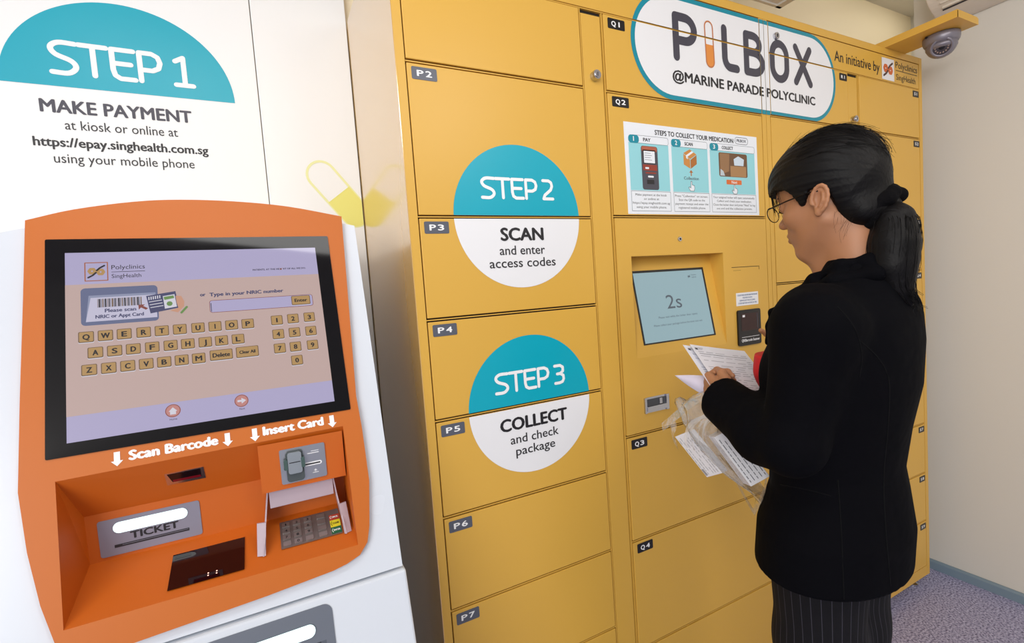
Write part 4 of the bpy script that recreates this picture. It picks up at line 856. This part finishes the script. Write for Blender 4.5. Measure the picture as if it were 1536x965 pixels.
# hair
HAIRM = bpy.data.materials.new('black_hair'); HAIRM.use_nodes = True; nt = HAIRM.node_tree; hb = nt.nodes['Principled BSDF']; hb.inputs['Base Color'].default_value = rgb((10, 8, 9)); hb.inputs['Roughness'].default_value = .5; hb.inputs['Specular IOR Level'].default_value = .18
tc = nt.nodes.new('ShaderNodeTexCoord'); mp_ = nt.nodes.new('ShaderNodeMapping'); mp_.inputs['Scale'].default_value = (30, 420, 120); mp_.inputs['Rotation'].default_value = (0, .5, 0); nz = nt.nodes.new('ShaderNodeTexNoise'); nz.inputs['Scale'].default_value = 1; nz.inputs['Detail'].default_value = 4; bp = nt.nodes.new('ShaderNodeBump'); bp.inputs['Strength'].default_value = .5; bp.inputs['Distance'].default_value = .002
nt.links.new(tc.outputs['Object'], mp_.inputs[0]); nt.links.new(mp_.outputs[0], nz.inputs[0]); nt.links.new(nz.outputs[0], bp.inputs['Height']); nt.links.new(bp.outputs[0], hb.inputs['Normal'])
Hr = Field((-.145, -.115, -.13), (.14, .115, .17), .0026)
LX = [-.14, -.09, -.062, -.034, -.028, -.018, .004, .012, .022, .031, .038, .050, .075, .14]; LZ = [-.11, -.104, -.086, -.044, -.002, .013, .014, .004, -.010, -.012, .014, .032, .040, .036]
def hairfn(X, Y, Z):
    a = np.sqrt(((X+.004)/.100)**2+(Y/.0845)**2+((Z-.044)/.0985)**2); d1 = (a-1)*.088
    b = np.sqrt(((X-.040)/.0735)**2+(Y/.072)**2+((Z-.050)/.066)**2); d2 = (b-1)*.066
    k = .03; hh = np.maximum(k-np.abs(d1-d2), 0)/k; d = np.minimum(d1, d2)-hh*hh*k*.25
    cut = (np.interp(X.ravel(), LX, LZ).reshape(X.shape)-Z)*.6
    ph = np.arctan2(Y, Z-.0); return np.maximum(d, cut)+.0011*np.sin(ph*46+X*60)*np.sin(ph*17+2+X*25)
Hr.op((-.14, -.11, -.13), (.135, .11, .16), hairfn, .002, 'add')
SPc = L2H((-.088, 0, 1.520))
Hr.rc((-.050, 0, -.010), SPc, .060, .020, .03); Hr.ell((-.055, 0, -.045), (.045, .055, .040), .02)
hv2, hf2 = Hr.mesh()
# pony tail
Pn = Field((-.20, -.06, 1.30), (-.01, .10, 1.56), .0028)
pth = [(-.082, .000, 1.520), (-.098, .008, 1.495), (-.098, .014, 1.455), (-.096, .018, 1.415), (-.103, .018, 1.378), (-.120, .016, 1.350)]
Pn.chain(pth, [.017, .026, .034, .033, .020, .006], .02)
def pny(X, Y, Z): return .0
pv, pf = Pn.mesh()
hair = np_obj('hair', [(H2L(hv2), hf2), (pv, pf)], HAIRM, pe, smooth_it=1, label='black hair with a fringe tied in a low ponytail')
rng = random.Random(5)
st = MB()
for i in range(230):     # loose strands of the tail
    a = rng.uniform(0, 2*math.pi); q = rng.uniform(.75, 1.08); end = rng.uniform(.55, 1.0); pts = []
    for j, (p, r) in enumerate(zip(pth, [.024, .031, .037, .034, .025, .014])):
        if j/5 > end+.2: break
        pts.append((p[0]+math.cos(a)*r*q+rng.gauss(0, .0016), p[1]+math.sin(a)*r*q+rng.gauss(0, .0016), p[2]))
    if rng.random() < .35: l = pts[-1]; pts.append((l[0]-rng.uniform(-.004, .014), l[1]+rng.gauss(0, .006), l[2]-rng.uniform(.005, .022)))
    if len(pts) > 2: st.tube(catmull(pts, 3), .0006, HAIRM, n=3, raw=True, r2=.0003)
for i in range(240):     # flyaways over the crown, nape and fringe
    ph = rng.uniform(-1.25, 1.25); u = rng.uniform(-.5, 1.0); pts = []
    L_ = rng.uniform(.25, .8); lift = rng.uniform(.0, .006) if i % 6 else rng.uniform(.004, .012)
    for t in (0, .33, .66, 1):
        th = (u+L_*t-.2)*1.5; r = 1.0+lift*(t*10)
        v = np.array((-.004+.1025*math.sin(-th+.5)*r, .0855*math.cos(th-.5)*math.sin(ph)*r, .044+.0990*math.cos(th-.5)*math.cos(ph)*r)); pts.append(tuple(H2L(v)))
    st.tube(catmull(pts, 3), .00035, HAIRM, n=3, raw=True, r2=.0002)
for i in range(14):      # fine hair at the nape and before the ear
    x = rng.uniform(-.075, -.028); p0 = np.array((x, .062+rng.uniform(-.004, .004), -.045+rng.uniform(-.02, .015))); e_ = p0+np.array((rng.uniform(-.0, .035), rng.uniform(-.006, .006), rng.uniform(-.045, -.012)))
    st.tube(catmull([tuple(H2L(p0)), tuple(H2L((p0+e_)/2+np.array((.004*rng.gauss(0, 1), .004, 0)))), tuple(H2L(e_))], 3), .0002, HAIRM, n=3, raw=True, r2=.0001)
for i in range(90):      # fringe tips
    y = rng.uniform(-.06, .068); x = .036+.074*math.sqrt(max(0, 1-(y/.0725)**2)); z = rng.uniform(.012, .03); pts = [tuple(H2L((x-.006, y, z+.05))), tuple(H2L((x+.0015, y*1.02, z+.02))), tuple(H2L((x+.001, y*1.03+rng.gauss(0, .002), z-rng.uniform(.006, .02))))]
    st.tube(catmull(pts, 3), .0006, HAIRM, n=3, raw=True, r2=.0002)
so = st.build('hair_strands'); so.parent = hair
for p in so.data.polygons: p.use_smooth = True
sc_ = Field((-.16, -.07, 1.45), (-.03, .07, 1.59), .0028)
ax_ = np.array((-.62, 0, -.42)); ax_ /= np.linalg.norm(ax_); e1 = np.array((0, 1., 0)); e2 = np.cross(ax_, e1)
for i in range(16):
    a = 2*math.pi*i/16; c = np.array((-.078, 0, 1.517))+(e1*math.cos(a)+e2*math.sin(a))*.0315+ax_*(.004*((i % 3)-1)); sc_.ell(c, (.0145+.002*(i % 2), .0135+.002*((i+1) % 2), .0145), .004)
np_obj('scrunchie', [sc_.mesh()], mat('black_velvet', (12, 11, 13), .95, bump=(300, .5, .002), spec=.1), hair, smooth_it=1, label='black ruffled scrunchie')
# glasses
GLM = mat('glasses_metal', (40, 36, 38), .25, .8); g = MB()
for sy in (-1, 1):
    ring = [tuple(H2L((.1085-.35*abs(math.cos(t))*.0-.25*(sy*.034+.024*math.cos(t)-0)**2*4, sy*.034+.0245*math.cos(t), -.002+.0165*math.sin(t)))) for t in np.linspace(0, 2*math.pi, 25)]
    g.tube(ring, .0009, GLM, n=6, raw=True)
    g.tube([tuple(H2L(q)) for q in ((.1045, sy*.0575, .004), (.096, sy*.068, .006), (.050, sy*.0765, .008), (.004, sy*.0790, .009), (-.012, sy*.0775, .006))], .0014, GLM, n=6, raw=True)
g.tube([tuple(H2L(q)) for q in ((.1075, -.010, .003), (.112, 0, .006), (.1075, .010, .003))], .0009, GLM, n=6, raw=True)
gl = g.build('glasses', label='thin dark metal glasses'); gl.parent = pe
GLASS = bpy.data.materials.new('lens_glass'); GLASS.use_nodes = True; gn = GLASS.node_tree; gn.nodes.remove(gn.nodes['Principled BSDF']); t_ = gn.nodes.new('ShaderNodeBsdfTransparent'); g_ = gn.nodes.new('ShaderNodeBsdfGlossy'); g_.inputs['Roughness'].default_value = .05; m_ = gn.nodes.new('ShaderNodeMixShader'); m_.inputs[0].default_value = .12
gn.links.new(t_.outputs[0], m_.inputs[1]); gn.links.new(g_.outputs[0], m_.inputs[2]); gn.links.new(m_.outputs[0], gn.nodes['Material Output'].inputs[0])
for sy in (-1, 1):
    g = MB(); rp = [tuple(H2L((.1085-(sy*.034+.0235*math.cos(t))**2, sy*.034+.0240*math.cos(t), -.002+.0160*math.sin(t)))) for t in np.linspace(0, 2*math.pi, 24, endpoint=False)]
    g.add(rp, [tuple(range(24))], GLASS, raw=True); o = g.build('spectacle_lens'); o.parent = gl
# eyes and brows
for sy in (-1, 1):
    g = MB(); g.tube([tuple(H2L(q)) for q in ((.0935, sy*.014, .026), (.0925, sy*.030, .030), (.083, sy*.046, .026))], .0022, HAIRM, n=6, raw=True, r2=.0012); o = g.build('eyebrow'); o.parent = pe
    g = MB(); g.tube([tuple(H2L(q)) for q in ((.0925, sy*.019, .0002), (.0925, sy*.030, -.0012), (.0880, sy*.042, -.0002))], .0011, HAIRM, n=5, raw=True); o = g.build('eyelashes'); o.parent = pe

# ------------------------------------------------------------------ papers and the bag of medicine
PAPER = mat('paper', (232, 232, 240), .6); PINK = mat('paper_ink', (90, 90, 100), .7)
pn = np.array((-.67, 0, .742)); pn /= np.linalg.norm(pn)
pu = np.array((-.2245, -.9433, -.2)); pu -= pn*(pu@pn); pu /= np.linalg.norm(pu)       # to the sheet's right
pv_ = np.cross(pn, pu)
if pv_[0] < 0: pv_ = -pv_                                                              # to the sheet's top
def sheet(name, label, TL, w_, h_, bend, seed, group=None):
    def SMAP(u, v, h):
        c = bend*((u/w_-.5)**2)*.25
        q = np.array(TL)+pu*u+pv_*v+pn*(h+c); return LW(*q)
    q = MB(SMAP); n = 10
    for i in range(n): q.quad((w_*i/n, -h_, 0), (w_*(i+1)/n, -h_, 0), (w_*(i+1)/n, 0, 0), (w_*i/n, 0, 0), PAPER)
    rr = random.Random(seed); e_ = .0005
    def bar(u0, u1, v, t, m): 
        k = max(1, int((u1-u0)/.02)); 
        for i in range(k): q.quad((u0+(u1-u0)*i/k, v, e_), (u0+(u1-u0)*(i+1)/k, v, e_), (u0+(u1-u0)*(i+1)/k, v+t, e_), (u0+(u1-u0)*i/k, v+t, e_), m)
    lt = mat('paper_print', (168, 168, 178), .7)
    for v in np.arange(.022, h_-.012, .0068):
        u = .012
        while u < w_-.02:
            L_ = rr.uniform(.01, .04)
            if rr.random() < .62: bar(u, min(u+L_, w_-.012), -v, .0011, lt)
            u += L_+.008
    bar(.008, .016, -.016, .006, PINK); bar(.018, .034, -.010, .0015, lt); bar(.018, .030, -.014, .0012, lt); bar(.012, w_-.012, -.028, .0007, PINK)
    for u in (.02, .052):
        for k in range(5): bar(u+rr.uniform(0, .012), u+.006+rr.uniform(.002, .014), -.098-k*.0042, .0022, PINK)
    o = q.build(name, fixn=True); m_ = o.modifiers.new('thick', 'SOLIDIFY'); m_.thickness = .0003
    tag(o, label, 'paper', group)
sheet('paper_sheet', 'white printed sheet held on top in her left hand', (.278, .062, 1.2655), .176, .160, .02, 3, 'letters in her hand')
sheet('paper_sheet', 'white printed sheet peeking out under the top sheet', (.2885, .0735, 1.2650), .165, .140, .02, 8, 'letters in her hand')
FOLD = mat('paper_folded', (222, 214, 232), .6)
q = MB(LW); top = catmull([(.303, .088, 1.1945), (.262, .078, 1.1975), (.218, .062, 1.196), (.19, .052, 1.186)], 5); low = catmull([(.303, .0885, 1.194), (.270, .084, 1.172), (.236, .082, 1.157), (.205, .075, 1.152)], 5)
for i in range(len(top)-1): q.add([top[i], top[i+1], low[i+1], low[i]], [(0, 3, 2, 1)], FOLD)
o = q.build('folded_paper', smooth=True); o.modifiers.new('thick', 'SOLIDIFY').thickness = .0004; tag(o, 'folded lilac tinted paper pointing left below the white sheets', 'paper')
# packets
BOXW = mat('packet_white', (226, 224, 228), .55); BOXG = mat('packet_print', (96, 96, 104), .6); BOXT = mat('packet_grey', (140, 150, 156), .5)
def packet(name, label, P, U, V, T, rows, seed, face2=0, code=False):
    P, U, V, T = [np.array(x, float) for x in (P, U, V, T)]; rr = random.Random(seed)
    def M_(u, v, h): return LW(*(P+U*u+V*v+T*h))
    q = MB(M_); q.box(0, 1, 0, 1, 0, 1, BOXW); o = q.build(name, bevel=.001, fixn=True); tag(o, label, 'medicine packet', 'medicine packets in the plastic bag')
    q = MB(M_)
    for r in range(rows):
        v = (r+.6)/(rows+.3); u = .05
        while u < .86:
            L_ = rr.uniform(.03, .10)
            if rr.random() < .8: q.quad((u, v, -.03), (min(u+L_, .93), v, -.03), (min(u+L_, .93), v+.13/rows, -.03), (u, v+.13/rows, -.03), BOXG)
            u += L_+.02
        if rr.random() < .35: pass
    if code: 
        for k in range(8): q.quad((.04+k*.018, .06, -.05), (.05+k*.018, .06, -.05), (.05+k*.018, .2, -.05), (.04+k*.018, .2, -.05), BOXG)
    for r in range(face2):
        h = (r+.5)/(face2+.2); u = .06
        while u < .85:
            L_ = rr.uniform(.04, .12); q.quad((u, 1.02, h), (u, 1.02, h+.18/face2), (min(u+L_, .94), 1.02, h+.18/face2), (min(u+L_, .94), 1.02, h), BOXG); u += L_+.02
    p = q.build('printed_lines'); p.parent = o
packet('medicine_packet', 'flat white medicine packet on the left side of the plastic bag', (.226, .098, .972), (.076, .004, .078), (-.040, .006, .022), (-.006, -.016, .004), 6, 2, code=True)
packet('medicine_packet', 'thick white medicine packet under her sleeve on the right of the bag', (.148, .088, .978), (.078, -.002, .086), (-.030, .024, .009), (-.022, -.034, .018), 6, 4, face2=5)
# transparent bag
FILM = bpy.data.materials.new('clear_film'); FILM.use_nodes = True; gn = FILM.node_tree; gn.nodes.remove(gn.nodes['Principled BSDF']); t_ = gn.nodes.new('ShaderNodeBsdfTransparent'); t_.inputs[0].default_value = (.97, .97, .97, 1); g_ = gn.nodes.new('ShaderNodeBsdfGlossy'); g_.inputs['Roughness'].default_value = .12; d_ = gn.nodes.new('ShaderNodeBsdfDiffuse'); d_.inputs[0].default_value = (.85, .85, .86, 1)
m1 = gn.nodes.new('ShaderNodeMixShader'); m1.inputs[0].default_value = .15; m2 = gn.nodes.new('ShaderNodeMixShader'); fz = gn.nodes.new('ShaderNodeLayerWeight'); fz.inputs[0].default_value = .35
tc = gn.nodes.new('ShaderNodeTexCoord'); nz = gn.nodes.new('ShaderNodeTexNoise'); nz.inputs['Scale'].default_value = 38; nz.inputs['Detail'].default_value = 2; bp = gn.nodes.new('ShaderNodeBump'); bp.inputs['Strength'].default_value = .8; bp.inputs['Distance'].default_value = .006
gn.links.new(tc.outputs['Object'], nz.inputs[0]); gn.links.new(nz.outputs[0], bp.inputs['Height']); gn.links.new(bp.outputs[0], g_.inputs['Normal']); gn.links.new(bp.outputs[0], fz.inputs['Normal'])
gn.links.new(t_.outputs[0], m1.inputs[1]); gn.links.new(d_.outputs[0], m1.inputs[2]); gn.links.new(fz.outputs['Facing'], m2.inputs[0]); gn.links.new(m1.outputs[0], m2.inputs[1]); gn.links.new(g_.outputs[0], m2.inputs[2]); gn.links.new(m2.outputs[0], gn.nodes['Material Output'].inputs[0])
bg = thing('plastic_bag', 'clear crumpled plastic bag of medicine hanging from her left hand', 'plastic bag', Vector(LW(.20, .08, .93)))
spine = catmull([(.215, .080, 1.165), (.245, .085, 1.110), (.232, .082, 1.055), (.185, .080, 1.010), (.135, .075, .972), (.118, .072, .945)], 5)
rad = np.interp(np.linspace(0, 5, len(spine)), [0, 1, 2, 3, 4, 5], [.014, .055, .068, .062, .048, .020]); q = MB(LW); n = 36; vs = []
for k, (p, r) in enumerate(zip(spine, rad)):
    for j in range(n):
        a = 2*math.pi*j/n; nzv = noise.noise(Vector((math.cos(a)*1.8, math.sin(a)*1.8, k*.35)))*.42
        ax1 = Vector((.78, 0, .62)) if k > 4 else Vector((.95, 0, .3)); b1 = Vector((0, 1, 0))
        v = Vector(p)+ax1*math.cos(a)*r*(1+nzv)*(.95 if k > 6 else 1)+b1*math.sin(a)*r*.55*(1+nzv); vs.append(tuple(v))
K = len(spine); q.add(vs, [(i*n+j, i*n+(j+1) % n, (i+1)*n+(j+1) % n, (i+1)*n+j) for i in range(K-1) for j in range(n)], FILM); o = q.build('film', bg, smooth=True)
# gathered mouth and loose corners
for pts, wd_ in (([(.215, .085, 1.165), (.26, .095, 1.135), (.315, .10, 1.085), (.338, .10, 1.065)], .016), ([(.30, .098, 1.085), (.312, .10, 1.055), (.300, .098, 1.03)], .02), ([(.125, .09, .975), (.118, .095, .95), (.123, .095, .925)], .012), ([(.10, .085, 1.0), (.105, .09, .97), (.123, .095, .925)], .010), ([(.165, .09, .985), (.14, .095, .95), (.123, .095, .925)], .008)):
    q = MB(LW); P = catmull(pts, 4)
    for a, b in zip(P[:-1], P[1:]): q.quad((a[0]-wd_*.3, a[1]+.004, a[2]-wd_/2), (b[0]-wd_*.3, b[1]+.004, b[2]-wd_/2), (b[0]+wd_*.3, b[1]-.004, b[2]+wd_/2), (a[0]+wd_*.3, a[1]-.004, a[2]+wd_/2), FILM)
    q.build('loose_corner', bg)

GLINT = bpy.data.materials.new('film_glint'); GLINT.use_nodes = True; gn = GLINT.node_tree; pb_ = gn.nodes['Principled BSDF']; pb_.inputs['Base Color'].default_value = (.9, .9, .92, 1); pb_.inputs['Roughness'].default_value = .2; pb_.inputs['Alpha'].default_value = .35
rr = random.Random(12)
for i in range(6):  # whitish ribbons added as highlights on the crumpled film
    a = rr.uniform(-.6, .6); b0 = rr.uniform(.096, .118); P = catmull([(.205+rr.uniform(-.012, .012), .098, 1.128+rr.uniform(-.01, .01)), (.228+a*.03, b0, 1.098), (.236+a*.045, b0+.003, 1.068+rr.uniform(-.012, .012)), (.226+a*.06, b0, 1.040+rr.uniform(-.012, .012))], 4)
    q = MB(LW); wd_ = rr.uniform(.0015, .006)
    for k, (p0, p1) in enumerate(zip(P[:-1], P[1:])): q.quad((p0[0]-wd_, p0[1], p0[2]-wd_*.4), (p1[0]-wd_, p1[1], p1[2]-wd_*.4), (p1[0]+wd_, p1[1]-.004, p1[2]+wd_*.4), (p0[0]+wd_, p0[1]-.004, p0[2]+wd_*.4), GLINT)
    q.build('crease_glint', bg, smooth=True)
